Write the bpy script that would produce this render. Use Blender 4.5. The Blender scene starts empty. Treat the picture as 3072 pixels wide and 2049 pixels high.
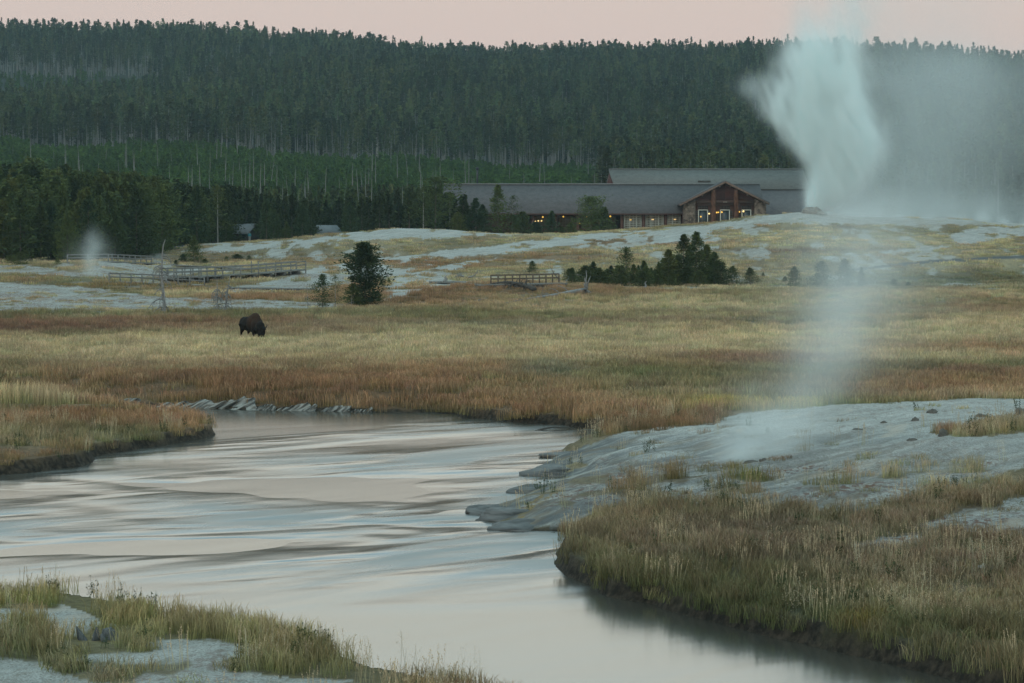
import bpy, math, random
import numpy as np

# ------------------------------------------------------------------ camera
W, H = 3072.0, 2049.0
LENS = 85.0
F = W * LENS / 36.0
CAMZ = 8.0
HOR = 708.0
PITCH = math.atan((H / 2 - HOR) / F)
scene = bpy.context.scene
ROOT = scene.collection
cam_d = bpy.data.cameras.new('camera')
cam = bpy.data.objects.new('camera', cam_d)
ROOT.objects.link(cam)
cam_d.lens = LENS
cam_d.sensor_width = 36.0
cam_d.clip_start = 0.5
cam_d.clip_end = 20000.0
cam.location = (0, 0, CAMZ)
cam.rotation_euler = (math.pi / 2 - PITCH, 0, 0)
scene.camera = cam

# ------------------------------------------------------------------ world
SUN_ELEV, SUN_ROT = math.radians(2.0), math.radians(200.0)
world = bpy.data.worlds.new('World')
scene.world = world
world.use_nodes = True
wn, wl = world.node_tree.nodes, world.node_tree.links
wn.clear()
w_out = wn.new('ShaderNodeOutputWorld')
w_bg = wn.new('ShaderNodeBackground')
w_sky = wn.new('ShaderNodeTexSky')
w_sky.sky_type = 'NISHITA'
w_sky.sun_disc = False
w_sky.sun_elevation = SUN_ELEV
w_sky.sun_rotation = SUN_ROT
w_tc = wn.new('ShaderNodeTexCoord')
w_sep = wn.new('ShaderNodeSeparateXYZ')
w_ramp = wn.new('ShaderNodeValToRGB')
w_mul = wn.new('ShaderNodeMath'); w_mul.operation = 'MULTIPLY'; w_mul.inputs[1].default_value = 2.0
wl.new(w_tc.outputs['Generated'], w_sep.inputs[0])
wl.new(w_sep.outputs['Z'], w_mul.inputs[0])
wl.new(w_mul.outputs[0], w_ramp.inputs[0])
SKY = [(0.0, (0.74, 0.52, 0.485)), (0.10, (0.735, 0.525, 0.49)), (0.20, (0.69, 0.53, 0.485)),
       (0.235, (1.10, 1.00, 0.82)), (0.38, (1.26, 1.27, 1.12)), (0.50, (0.74, 0.98, 1.08)), (0.66, (0.55, 0.83, 0.93)),
       (1.0, (0.46, 0.72, 0.79))]
el = w_ramp.color_ramp.elements
while len(el) < len(SKY):
    el.new(0.5)
for e, (p, c) in zip(el, SKY):
    e.position = p
    e.color = (*c, 1)
w_ramp.color_ramp.interpolation = 'LINEAR'
w_add = wn.new('ShaderNodeMix'); w_add.data_type = 'RGBA'; w_add.blend_type = 'ADD'
w_add.inputs[0].default_value = 0.03
wl.new(w_ramp.outputs[0], w_add.inputs[6])
wl.new(w_sky.outputs[0], w_add.inputs[7])
wl.new(w_add.outputs[2], w_bg.inputs[0])
w_bg.inputs[1].default_value = 1.0
wl.new(w_bg.outputs[0], w_out.inputs[0])

# one very weak, very wide sun: the afterglow behind the camera
sun_d = bpy.data.lights.new('sun', 'SUN')
sun_d.energy = 0.45
sun_d.angle = math.radians(40)
sun_d.color = (1.0, 0.93, 0.86)
sun = bpy.data.objects.new('sun', sun_d)
ROOT.objects.link(sun)
sun.rotation_euler = (math.radians(42), 0, math.radians(-28))

vs = scene.view_settings
scene.display_settings.display_device = 'sRGB'
vs.view_transform = 'Standard'
vs.look = 'None'
vs.exposure = 0.0
vs.gamma = 1.0
cy = scene.cycles
cy.use_denoising = True
cy.max_bounces = 13
cy.diffuse_bounces = 2
cy.glossy_bounces = 2
cy.transmission_bounces = 2
cy.volume_bounces = 12
cy.transparent_max_bounces = 6
cy.volume_step_rate = 2.0
cy.volume_max_steps = 256
cy.sample_clamp_indirect = 4.0

# ------------------------------------------------------------------ geometry of the view
S = W / 2351.0
cp, sp_ = math.cos(PITCH), math.sin(PITCH)


def proj(x, y, z):
    d = y * cp - (z - CAMZ) * sp_
    up = (z - CAMZ) * cp + y * sp_
    return W / 2 + F * x / d, H / 2 - F * up / d


def at_y(u, v, Y):
    a = (np.asarray(u, float) - W / 2) / F
    b = (H / 2 - np.asarray(v, float)) / F
    dy = cp + b * sp_
    dz = -sp_ + b * cp
    k = Y / dy
    return a * k, Y + 0 * k, CAMZ + dz * k


def at_z(u, v, z=0.0):
    a = (np.asarray(u, float) - W / 2) / F
    b = (H / 2 - np.asarray(v, float)) / F
    dy = cp + b * sp_
    dz = -sp_ + b * cp
    k = (z - CAMZ) / dz
    return a * k, dy * k


# ------------------------------------------------------------------ noise
def _h(ix, iy, iz, seed):
    n = (ix * 374761393 + iy * 668265263 + iz * 2147483647 + seed * 1274126177) & 0xFFFFFFFF
    n = ((n ^ (n >> 13)) * 1274126177) & 0xFFFFFFFF
    n = ((n ^ (n >> 16)) * 2246822519) & 0xFFFFFFFF
    return ((n ^ (n >> 15)) & 0xFFFFFF) / float(0xFFFFFF)


def noise2(x, y, seed=0):
    x = np.asarray(x, float); y = np.asarray(y, float)
    ix = np.floor(x).astype(np.int64); iy = np.floor(y).astype(np.int64)
    fx = x - ix; fy = y - iy
    fx = fx * fx * (3 - 2 * fx); fy = fy * fy * (3 - 2 * fy)
    a = _h(ix, iy, 0, seed); b = _h(ix + 1, iy, 0, seed)
    c = _h(ix, iy + 1, 0, seed); d = _h(ix + 1, iy + 1, 0, seed)
    return (a + (b - a) * fx) * (1 - fy) + (c + (d - c) * fx) * fy


def noise3(x, y, z, seed=0):
    iz = np.floor(z).astype(np.int64); fz = z - iz
    fz = fz * fz * (3 - 2 * fz)
    ix = np.floor(x).astype(np.int64); iy = np.floor(y).astype(np.int64)
    fx = x - ix; fy = y - iy
    fx = fx * fx * (3 - 2 * fx); fy = fy * fy * (3 - 2 * fy)
    r = 0
    for k, wz in ((0, 1 - fz), (1, fz)):
        a = _h(ix, iy, iz + k, seed); b = _h(ix + 1, iy, iz + k, seed)
        c = _h(ix, iy + 1, iz + k, seed); d = _h(ix + 1, iy + 1, iz + k, seed)
        r = r + wz * ((a + (b - a) * fx) * (1 - fy) + (c + (d - c) * fx) * fy)
    return r


def fbm(x, y, seed=0, octv=4, gain=0.5):
    s, amp, tot = 0, 1.0, 0.0
    for i in range(octv):
        s = s + amp * noise2(x * 2 ** i + 17.3 * i, y * 2 ** i + 5.1 * i, seed + i)
        tot += amp
        amp *= gain
    return s / tot


def smooth(e0, e1, x):
    t = np.clip((x - e0) / (e1 - e0), 0, 1)
    return t * t * (3 - 2 * t)


def pip(poly, x, y):
    px, py = np.array(poly, float).T
    inside = np.zeros(np.shape(x), bool)
    n = len(px)
    j = n - 1
    for i in range(n):
        if py[i] != py[j]:
            c = ((py[i] > y) != (py[j] > y)) & (x < (px[j] - px[i]) * (y - py[i]) / (py[j] - py[i]) + px[i])
            inside ^= c
        j = i
    return inside


# ------------------------------------------------------------------ river outline (traced waterline, laid on z = 0)
RIV = [(-1500, 890), (-300, 902), (0, 911), (85, 915), (200, 928), (330, 932), (430, 936), (560, 940), (700, 943),
       (860, 946), (1045, 949), (1055, 957), (1100, 962), (1200, 970), (1300, 978), (1380, 988), (1398, 996),
       (1372, 1010), (1345, 1018), (1290, 1033), (1312, 1040), (1275, 1052), (1238, 1085), (1262, 1090), (1292, 1093), (1292, 1101),
       (1265, 1108), (1240, 1118), (1205, 1133), (1180, 1146), (1165, 1158), (1120, 1163), (1082, 1172), (1112, 1177), (1142, 1183), (1134, 1198),
       (1150, 1211), (1205, 1218), (1300, 1221), (1312, 1240), (1272, 1270), (1276, 1302), (1315, 1332), (1375, 1360),
       (1480, 1388), (1560, 1412), (1700, 1445), (1850, 1478), (1980, 1505), (2100, 1538), (2200, 1562), (2351, 1605),
       (2600, 1720), (2800, 1900), (2600, 2250), (1900, 2100), (1400, 1760), (1200, 1668), (1050, 1622), (900, 1582),
       (750, 1540), (600, 1502), (450, 1468), (300, 1424), (100, 1400), (0, 1393), (-400, 1370), (-1500, 1340),
       (-1500, 1130), (-300, 1100), (0, 1092), (60, 1088), (150, 1076), (200, 1070), (214, 1060), (208, 1048),
       (300, 1035), (400, 1018), (480, 1003), (497, 998), (470, 985), (400, 968), (330, 955), (200, 945), (100, 936),
       (0, 930), (-300, 922), (-1500, 912)]
ru, rv = np.array(RIV, float).T * S
# densify and roughen the waterline
du, dv = [], []
for i in range(len(ru)):
    j = (i + 1) % len(ru)
    for k in range(3):
        du.append(ru[i] + (ru[j] - ru[i]) * k / 3)
        dv.append(rv[i] + (rv[j] - rv[i]) * k / 3)
rx, ry = at_z(du, dv, 0.0)
rx = rx + (noise2(rx * 1.3, ry * 0.9, 3) - .5) * 0.35
ry = ry + (noise2(rx * 0.8, ry * 0.7, 4) - .5) * 0.7
RX0, RX1, RY0, RY1, RSTEP = -75.0, 60.0, 18.0, 165.0, 0.25
gx = np.arange(RX0, RX1, RSTEP); gy = np.arange(RY0, RY1, RSTEP)
GX, GY = np.meshgrid(gx, gy)
best = np.full(GX.shape, 1e9)
for i in range(len(rx)):
    j = (i + 1) % len(rx)
    ex, ey = rx[j] - rx[i], ry[j] - ry[i]
    l2 = ex * ex + ey * ey + 1e-9
    t = np.clip(((GX - rx[i]) * ex + (GY - ry[i]) * ey) / l2, 0, 1)
    best = np.minimum(best, (GX - rx[i] - t * ex) ** 2 + (GY - ry[i] - t * ey) ** 2)
best = np.sqrt(best)
ins = pip(list(zip(rx, ry)), GX, GY)
SDF = np.where(ins, -best, best)


def river_d(x, y):
    """signed distance to the waterline, negative in the water"""
    fx = np.clip((x - RX0) / RSTEP, 0, len(gx) - 1.001)
    fy = np.clip((y - RY0) / RSTEP, 0, len(gy) - 1.001)
    ix = fx.astype(int); iy = fy.astype(int)
    fx = fx - ix; fy = fy - iy
    s = (SDF[iy, ix] * (1 - fx) + SDF[iy, ix + 1] * fx) * (1 - fy) + (SDF[iy + 1, ix] * (1 - fx) + SDF[iy + 1, ix + 1] * fx) * fy
    out = np.maximum(np.maximum(RX0 - x, x - RX1), np.maximum(RY0 - y, y - RY1))
    return np.where(out > 0, np.maximum(s, 0.5) + out * 0.5, s)


# ------------------------------------------------------------------ terrain: far profile, height as seen along each bearing
TU = [-2500, -600, 0, 300, 500, 620, 850, 1000, 1090, 1150, 1200, 1300, 1500, 1600, 1700, 1871, 2048, 2150, 2300, 2420,
      2470, 2560, 2800, 3072, 3700, 5600]
TU = np.array(TU, float)


def row(pts):
    a = np.array(pts, float)
    return np.interp(TU, a[:, 0], a[:, 1])


ROWS = [
    (130, None, 0.95), (180, None, 0.98), (229, None, 1.0),
    (262, [(-600, 860), (0, 872), (500, 882), (800, 890), (1150, 882), (1500, 878), (1800, 876), (2400, 876), (3072, 878)], 0),
    (300, [(-600, 800), (0, 805), (300, 812), (500, 836), (700, 852), (900, 848), (1200, 842), (1500, 842), (1800, 845), (2400, 852), (3072, 848)], 0),
    (340, [(-600, 768), (0, 779), (300, 776), (600, 786), (900, 793), (1200, 785), (1500, 780), (1800, 762), (2100, 738), (2400, 718), (2700, 728), (3072, 742), (3700, 750)], 0),
    (382, [(-600, 750), (0, 762), (300, 757), (500, 746), (620, 731), (850, 718), (1000, 701), (1090, 691), (1150, 683), (1200, 679), (1300, 682), (1420, 692),
           (1500, 700), (1600, 705), (1700, 702), (1871, 690), (2048, 674), (2150, 667), (2300, 646), (2400, 635), (2470, 637), (2560, 649),
           (2800, 664), (3072, 672), (3700, 690)], 0),
    (425, [(-600, 742), (0, 748), (300, 745), (600, 742), (1000, 728), (1200, 712), (1500, 712), (2300, 708), (2600, 690), (2900, 690), (3700, 700)], 0),
    (500, [(-600, 730), (0, 730), (1000, 712), (1500, 708), (2500, 700), (3700, 700)], 0),
    (560, [(-600, 690), (0, 690), (1500, 685), (3700, 690)], 0),
    (700, [(-600, 600), (0, 600), (1500, 620), (2500, 640), (3700, 640)], 0),
    (950, [(-600, 470), (0, 468), (250, 464), (500, 470), (830, 487), (1024, 497), (1350, 520), (1800, 540), (2600, 548), (3700, 560)], 0),
    (1010, [(-600, 455), (0, 452), (250, 448), (500, 454), (830, 470), (1024, 481), (1350, 503), (1800, 522), (2600, 530), (3700, 545)], 0),
    (1350, [(-600, 345), (0, 345), (430, 332), (700, 312), (1024, 292), (1300, 285), (1500, 300), (1700, 320), (2000, 325), (2500, 330), (3700, 350)], 0),
    (1500, [(-600, 240), (0, 238), (430, 238), (700, 240), (1024, 250), (1500, 268), (2000, 275), (3072, 300), (3700, 320)], 0),
    (1900, [(-2000, 145), (-600, 136), (0, 140), (300, 146), (620, 148), (780, 154), (950, 168), (1080, 176), (1200, 196), (1380, 210), (1500, 214), (1800, 208),
            (2050, 210), (2400, 202), (2800, 214), (2950, 222), (3072, 240), (3700, 280)], 0),
    (2150, [(-600, 180), (900, 200), (1500, 245), (3072, 280), (3700, 320)], 0),
    (3000, [(-600, 360), (1500, 400), (3700, 420)], 0),
    (5200, [(-600, 560), (1500, 560), (3700, 560)], 0),
]
TY = np.array([r[0] for r in ROWS], float)
TZ = np.array([np.full(len(TU), r[2]) if r[1] is None else at_y(W / 2, row(r[1]), r[0])[2] for r in ROWS])
# monotone-ish cubic (Catmull-Rom with clamped slopes) along y
SL = np.gradient(TZ, TY, axis=0)
dl = np.diff(TZ, axis=0) / np.diff(TY)[:, None]
for i in range(len(TY)):
    lo = dl[max(i - 1, 0)]; hi = dl[min(i, len(dl) - 1)]
    m = np.where(lo * hi > 0, 2 * lo * hi / (lo + hi + 1e-12), 0)
    SL[i] = m


def far_z(x, y):
    u = W / 2 + F * x / np.maximum(y, 1) / cp
    u = np.clip(u, TU[0], TU[-1] - 1)
    iu = np.clip(np.searchsorted(TU, u) - 1, 0, len(TU) - 2)
    fu = (u - TU[iu]) / (TU[iu + 1] - TU[iu])
    fu = fu * fu * (3 - 2 * fu) * 0.5 + fu * 0.5
    yy = np.clip(y, TY[0], TY[-1] - 1)
    iy = np.clip(np.searchsorted(TY, yy) - 1, 0, len(TY) - 2)
    hh = TY[iy + 1] - TY[iy]
    t = (yy - TY[iy]) / hh
    h00 = 2 * t ** 3 - 3 * t ** 2 + 1; h10 = t ** 3 - 2 * t ** 2 + t
    h01 = -2 * t ** 3 + 3 * t ** 2; h11 = t ** 3 - t ** 2

    def ev(k):
        return h00 * TZ[iy, k] + h10 * hh * SL[iy, k] + h01 * TZ[iy + 1, k] + h11 * hh * SL[iy + 1, k]
    return ev(iu) * (1 - fu) + ev(iu + 1) * fu


SINTER_PT = np.array(at_z(1500 * S, 1080 * S, 0.3))


def terr(x, y):
    x = np.asarray(x, float); y = np.asarray(y, float)
    d = river_d(x, y)
    u, v = proj(x, y, 0.5)
    u2 = u / S
    v2 = v / S
    # how "sinter point" (smooth rocky slope) the bank is here
    rock = smooth(1010, 1060, u2) * smooth(990, 1012, v2) * (1 - smooth(1195, 1222, v2 + 0.02 * (u2 - 1150))) * smooth(40, 60, y)
    farbank = (y > 100) & (u2 < 1060) & (v2 < 950)
    nearb = y < 62
    dd = np.maximum(d + (noise2(x * 1.7, y * 1.7, 31) - .5) * 0.35 * smooth(0.0, 0.6, d), 0)
    grassbank = 0.42 * smooth(0.0, 0.28, dd) + 0.030 * np.minimum(dd, 14)
    fb = 0.12 * smooth(0, 0.2, dd) + 0.75 * smooth(0.1, 3.2, dd) + 0.1 * noise2(x * .5, y * .5, 8) * smooth(0, 3, dd)
    rk = 0.55 * (1 - np.exp(-dd / 1.6)) + 0.045 * np.minimum(dd, 22)
    rk = rk + smooth(0, 1, dd) * 0.10 * (fbm(x * .8 + y * .25, y * .30, 77, 3) - .5)
    z = np.where(farbank, fb, grassbank * (1 - rock) + rk * rock)
    # right bank dome
    dome = np.exp(-(((x - 20) / 13.0) ** 2 + ((y - 70) / 22.0) ** 2))
    z = z + dome * 0.75 * smooth(0, 6, dd)
    z = z + smooth(0.2, 3, dd) * ((fbm(x * .22, y * .22, 5, 3) - .5) * 0.5 + (fbm(x * 1.4, y * 1.4, 9, 2) - .5) * 0.10)
    # shallow flutes running down the mineral apron to the river
    al = x * .75 + y * .66; ac = -x * .66 + y * .75
    apr = smooth(1000, 1080, u2) * (1 - smooth(1120, 1170, v2)) * smooth(935, 975, v2) * smooth(45, 60, y) * (1 - smooth(98, 106, y))
    z = z + apr * smooth(.3, 2.5, dd) * (.34 * (fbm(ac * .55, al * .09, 171, 3) - .5) + .16 * (fbm(ac * 1.8, al * .25, 172, 3) - .5))
    wat = -0.9 * smooth(0, 1.6, -d) - 0.05
    z = np.where(d > 0, z, wat)
    k = smooth(112, 145, y)
    # hold the bank profile close to the water even where the meadow takes over
    k = k * smooth(0.5, 6, np.maximum(d, 0))
    fz = far_z(x, y)
    rough = (fbm(x * .06, y * .06, 12, 4) - .5) * (0.5 + 1.2 * smooth(250, 330, y)) + (fbm(x * .5, y * .5, 14, 2) - .5) * 0.16
    fz = fz + rough * smooth(120, 200, y) * (1 + 3 * smooth(600, 1000, y))
    # low hummock of dry grass before the fallen logs
    hu, hv = proj(x, y, 1.0)
    hum = np.exp(-(((hu / S - 1190) / 210) ** 2) - ((y - 262) / 20.0) ** 2)
    fz = fz + hum * 0.9
    return z * (1 - k) + fz * k


def ground(x, y):
    return float(terr(np.array([float(x)]), np.array([float(y)]))[0])


def hit(u, v, y0=30.0, y1=2500.0):
    """march a sight line to the terrain; returns the world point where the feature stands"""
    ys = np.concatenate([np.arange(y0, 420, 0.25), np.arange(420, y1, 2.0)])
    x, y, z = at_y(u, v, ys)
    g = terr(x, y)
    k = np.nonzero(g >= z)[0]
    i = k[0] if len(k) else len(ys) - 1
    return np.array([x[i], y[i], g[i]])


# ------------------------------------------------------------------ scene helpers
def link(o, parent=None):
    ROOT.objects.link(o)
    if parent is not None:
        o.parent = parent
    return o


def tag(o, label=None, cat=None, group=None, kind=None):
    if label: o['label'] = label
    if cat: o['category'] = cat
    if group: o['group'] = group
    if kind: o['kind'] = kind
    return o


def empty(name, loc, rz=0.0, label=None, cat=None, group=None):
    o = bpy.data.objects.new(name, None)
    o.empty_display_size = 0.3
    o.location = tuple(float(c) for c in loc)
    o.rotation_euler = (0, 0, rz)
    link(o)
    return tag(o, label, cat, group)


def np_mesh(name, verts, faces, mat=None, smooth_=False):
    """faces: (n,3) or (n,4) int array, or list of such arrays"""
    me = bpy.data.meshes.new(name)
    verts = np.ascontiguousarray(verts, dtype=np.float32)
    if not isinstance(faces, list):
        faces = [faces]
    faces = [np.asarray(f, dtype=np.int32) for f in faces if len(f)]
    me.vertices.add(len(verts))
    me.vertices.foreach_set('co', verts.ravel())
    loops = np.concatenate([f.ravel() for f in faces]).astype(np.int32)
    sizes = np.concatenate([np.full(len(f), f.shape[1], np.int32) for f in faces])
    starts = np.concatenate([[0], np.cumsum(sizes)[:-1]]).astype(np.int32)
    me.loops.add(len(loops))
    me.loops.foreach_set('vertex_index', loops)
    me.polygons.add(len(sizes))
    me.polygons.foreach_set('loop_start', starts)
    if smooth_:
        me.polygons.foreach_set('use_smooth', np.ones(len(sizes), bool))
    me.update(calc_edges=True)
    if mat:
        me.materials.append(mat)
    return me


def vattr(me, name, data, typ='FLOAT'):
    a = me.attributes.new(name, typ, 'POINT')
    data = np.ascontiguousarray(data, dtype=np.int32 if typ == 'INT' else np.float32)
    key = {'FLOAT': 'value', 'INT': 'value', 'FLOAT_VECTOR': 'vector', 'FLOAT_COLOR': 'color'}[typ]
    a.data.foreach_set(key, data.ravel())


class MB:
    """collects boxes, tubes and sheets into one mesh"""
    def __init__(s):
        s.v = []; s.q = []; s.t = []; s.n = 0

    def add(s, v, q=None, t=None):
        v = np.asarray(v, float).reshape(-1, 3)
        if q is not None and len(q): s.q.append(np.asarray(q, int) + s.n)
        if t is not None and len(t): s.t.append(np.asarray(t, int) + s.n)
        s.v.append(v); s.n += len(v)
        return s

    def box(s, a, b):
        (x0, y0, z0), (x1, y1, z1) = a, b
        v = [(x0, y0, z0), (x1, y0, z0), (x1, y1, z0), (x0, y1, z0), (x0, y0, z1), (x1, y0, z1), (x1, y1, z1), (x0, y1, z1)]
        return s.add(v, [(0, 3, 2, 1), (4, 5, 6, 7), (0, 1, 5, 4), (1, 2, 6, 5), (2, 3, 7, 6), (3, 0, 4, 7)])

    def beam(s, p, q, w, h):
        """box from p to q, w across, h high"""
        p = np.array(p, float); q = np.array(q, float)
        d = q - p; L = np.linalg.norm(d); d = d / max(L, 1e-9)
        up = np.array([0, 0, 1.0]) if abs(d[2]) < 0.9 else np.array([0, 1.0, 0])
        r = np.cross(d, up); r /= np.linalg.norm(r); uu = np.cross(r, d)
        v = []
        for e in (p, q):
            for a, b in ((-1, -1), (1, -1), (1, 1), (-1, 1)):
                v.append(e + r * a * w / 2 + uu * b * h / 2)
        return s.add(v, [(0, 1, 2, 3), (7, 6, 5, 4), (0, 4, 5, 1), (1, 5, 6, 2), (2, 6, 7, 3), (3, 7, 4, 0)])

    def tube(s, pts, rad, sides=6):
        pts = np.array(pts, float); n = len(pts)
        rad = np.broadcast_to(np.array(rad, float), (n,))
        tg = np.gradient(pts, axis=0)
        tg /= np.linalg.norm(tg, axis=1)[:, None] + 1e-9
        ref = np.array([0, 1.0, 0]) if abs(tg[:, 2]).mean() > .5 else np.array([0, 0, 1.0])
        r = np.cross(tg, ref); r /= np.linalg.norm(r, axis=1)[:, None] + 1e-9
        b = np.cross(tg, r)
        a = np.arange(sides) * 2 * math.pi / sides
        v = pts[:, None] + rad[:, None, None] * (np.cos(a)[None, :, None] * r[:, None] + np.sin(a)[None, :, None] * b[:, None])
        v = v.reshape(-1, 3)
        q = []
        for i in range(n - 1):
            for k in range(sides):
                k2 = (k + 1) % sides
                q.append((i * sides + k, i * sides + k2, (i + 1) * sides + k2, (i + 1) * sides + k))
        v = np.vstack([v, pts[:1], pts[-1:]])
        t = []
        for k in range(sides):
            k2 = (k + 1) % sides
            t.append((n * sides, k2, k))
            t.append((n * sides + 1, (n - 1) * sides + k, (n - 1) * sides + k2))
        return s.add(v, q, t)

    def mesh(s, name, mat=None, sm=False):
        f = []
        if s.q: f.append(np.vstack(s.q))
        if s.t: f.append(np.vstack(s.t))
        return np_mesh(name, np.vstack(s.v), f, mat, sm)

    def obj(s, name, mat=None, parent=None, sm=False):
        return link(bpy.data.objects.new(name, s.mesh(name, mat, sm)), parent)


# ------------------------------------------------------------------ materials
def new_mat(name):
    m = bpy.data.materials.new(name)
    m.use_nodes = True
    nt = m.node_tree
    b = nt.nodes['Principled BSDF']
    b.inputs['Roughness'].default_value = 0.9
    b.inputs['Specular IOR Level'].default_value = 0.2
    return m, nt, b


def simple(name, col, rough=0.85, var=0.25, scale=4.0, stretch=(1, 1, 1), bump=0.0, spec=0.2):
    m, nt, b = new_mat(name)
    N, L = nt.nodes, nt.links
    tc = N.new('ShaderNodeTexCoord'); mp = N.new('ShaderNodeMapping'); mp.inputs['Scale'].default_value = stretch
    nz = N.new('ShaderNodeTexNoise'); nz.inputs['Scale'].default_value = scale; nz.inputs['Detail'].default_value = 6
    nz.inputs['Roughness'].default_value = 0.65
    L.new(tc.outputs['Object'], mp.inputs[0]); L.new(mp.outputs[0], nz.inputs['Vector'])
    r = N.new('ShaderNodeValToRGB')
    r.color_ramp.elements[0].position = 0.3; r.color_ramp.elements[1].position = 0.72
    r.color_ramp.elements[0].color = (*[c * (1 - var) for c in col], 1)
    r.color_ramp.elements[1].color = (*[min(1, c * (1 + var)) for c in col], 1)
    L.new(nz.outputs['Fac'], r.inputs[0]); L.new(r.outputs[0], b.inputs['Base Color'])
    b.inputs['Roughness'].default_value = rough
    b.inputs['Specular IOR Level'].default_value = spec
    if bump:
        bp = N.new('ShaderNodeBump'); bp.inputs['Strength'].default_value = bump; bp.inputs['Distance'].default_value = 0.05
        L.new(nz.outputs['Fac'], bp.inputs['Height']); L.new(bp.outputs[0], b.inputs['Normal'])
    return m


def emit_mat(name, col, strength):
    m, nt, b = new_mat(name)
    b.inputs['Base Color'].default_value = (*col, 1)
    b.inputs['Emission Color'].default_value = (*col, 1)
    b.inputs['Emission Strength'].default_value = strength
    return m


def foliage(name, col, col2, inst=False):
    """needles: colour varies from tree to tree and from clump to clump"""
    m, nt, b = new_mat(name)
    N, L = nt.nodes, nt.links
    tc = N.new('ShaderNodeTexCoord')
    nz = N.new('ShaderNodeTexNoise'); nz.inputs['Scale'].default_value = 0.9; nz.inputs['Detail'].default_value = 4
    L.new(tc.outputs['Object'], nz.inputs['Vector'])
    mx = N.new('ShaderNodeMix'); mx.data_type = 'RGBA'
    mx.inputs[6].default_value = (*col, 1); mx.inputs[7].default_value = (*col2, 1)
    r = N.new('ShaderNodeMapRange'); r.inputs[1].default_value = 0.35; r.inputs[2].default_value = 0.65
    L.new(nz.outputs['Fac'], r.inputs[0]); L.new(r.outputs[0], mx.inputs[0])
    hsv = N.new('ShaderNodeMix'); hsv.data_type = 'RGBA'; hsv.blend_type = 'MULTIPLY'; hsv.inputs[0].default_value = 1
    L.new(mx.outputs[2], hsv.inputs[6])
    if inst:
        at = N.new('ShaderNodeAttribute'); at.attribute_type = 'INSTANCER'; at.attribute_name = 'col'
        L.new(at.outputs['Color'], hsv.inputs[7])
    else:
        oi = N.new('ShaderNodeObjectInfo')
        rr = N.new('ShaderNodeValToRGB')
        rr.color_ramp.elements[0].color = (0.55, 0.65, 0.68, 1); rr.color_ramp.elements[1].color = (1.65, 1.45, 1.1, 1)
        L.new(oi.outputs['Random'], rr.inputs[0]); L.new(rr.outputs[0], hsv.inputs[7])
    L.new(hsv.outputs[2], b.inputs['Base Color'])
    b.inputs['Roughness'].default_value = 0.75
    return m


def bark(name, col, inst=False):
    return simple(name, col, 0.95, 0.35, 3.0, (6, 6, 0.8))

# ------------------------------------------------------------------ what covers the ground where (patches traced in the photo, laid on the terrain)
def PP(l):
    return [(a * S, b * S) for a, b in l]


SINTERS = [PP(p) for p in [
    # right bank apron
    [(1396, 1000), (1430, 992), (1560, 984), (1650, 968), (1660, 955), (1760, 940), (1900, 930), (2100, 922), (2351, 914), (2700, 905), (2700, 1085),
     (2351, 1078), (2250, 1095), (2100, 1130), (2000, 1155), (1900, 1168), (1800, 1172), (1650, 1158), (1560, 1165), (1500, 1158), (1420, 1168),
     (1345, 1188), (1318, 1205), (1290, 1222), (1150, 1214), (1130, 1195), (1080, 1176), (1070, 1168), (1230, 1080), (1280, 1040)],
    [(1800, 1150), (1900, 1140), (2000, 1130), (2120, 1112), (2040, 1150), (1940, 1175), (1860, 1182)],
    [(1905, 1266), (1967, 1242), (2067, 1205), (2200, 1172), (2351, 1142), (2700, 1090), (2700, 1200), (2351, 1236), (2234, 1236), (2134, 1246), (2067, 1258), (1967, 1268)],
    # near left bank
    [(290, 1449), (417, 1459), (500, 1469), (583, 1487), (620, 1500), (500, 1512), (433, 1519), (367, 1532), (350, 1479)],
    [(-400, 1500), (0, 1505), (83, 1512), (150, 1540), (217, 1556), (333, 1585), (420, 1540), (600, 1545), (800, 1565), (950, 1600), (1200, 1800), (-600, 1800)],
    [(90, 1400), (200, 1412), (190, 1450), (120, 1440)],
    # left terrace
    [(-400, 642), (0, 646), (100, 652), (200, 662), (400, 682), (600, 690), (800, 700), (740, 713), (-400, 719)],
    [(-400, 606), (0, 609), (110, 613), (200, 628), (290, 640), (180, 634), (0, 626), (-400, 624)],
    [(225, 600), (300, 597), (410, 602), (470, 618), (400, 642), (250, 636), (190, 626)],
    # main run-off from the cone
    [(480, 668), (560, 655), (640, 640), (700, 622), (760, 612), (830, 602), (900, 588), (1050, 574), (1200, 556), (1330, 538), (1560, 524), (1700, 508),
     (1860, 478), (1960, 486), (2100, 500), (2351, 508), (2700, 512), (2700, 522), (2351, 520), (2100, 516), (1900, 518), (1790, 512), (1640, 526), (1655, 552), (1620, 560),
     (1500, 560), (1480, 550), (1350, 574), (1300, 572), (1350, 560), (1200, 578), (1080, 588), (960, 596), (900, 612), (860, 640), (760, 664), (640, 668)],
    [(960, 622), (1040, 606), (1096, 600), (1060, 614), (1000, 628), (930, 632)],
    [(1080, 598), (1150, 594), (1090, 606), (1050, 610)],
    [(900, 640), (960, 632), (1080, 650), (980, 672), (880, 690), (890, 660)],
    [(880, 612), (960, 615), (930, 636), (870, 640)],
    [(2160, 548), (2215, 530), (2250, 522), (2351, 522), (2500, 520), (2500, 545), (2330, 545), (2260, 556), (2190, 562)],
    [(1880, 590), (2000, 580), (2150, 566), (2240, 560), (2150, 574), (2000, 590), (1900, 602)],
    # pale mound on the left of the lodge
    [(380, 578), (480, 566), (560, 558), (700, 548), (780, 538), (840, 524), (900, 515), (980, 514), (1060, 520), (1120, 512), (1250, 528), (1160, 540), (1000, 548), (860, 552), (760, 562), (600, 572), (480, 580)],
    [(330, 690), (600, 700), (790, 706), (700, 716), (330, 716)],
]]
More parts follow.
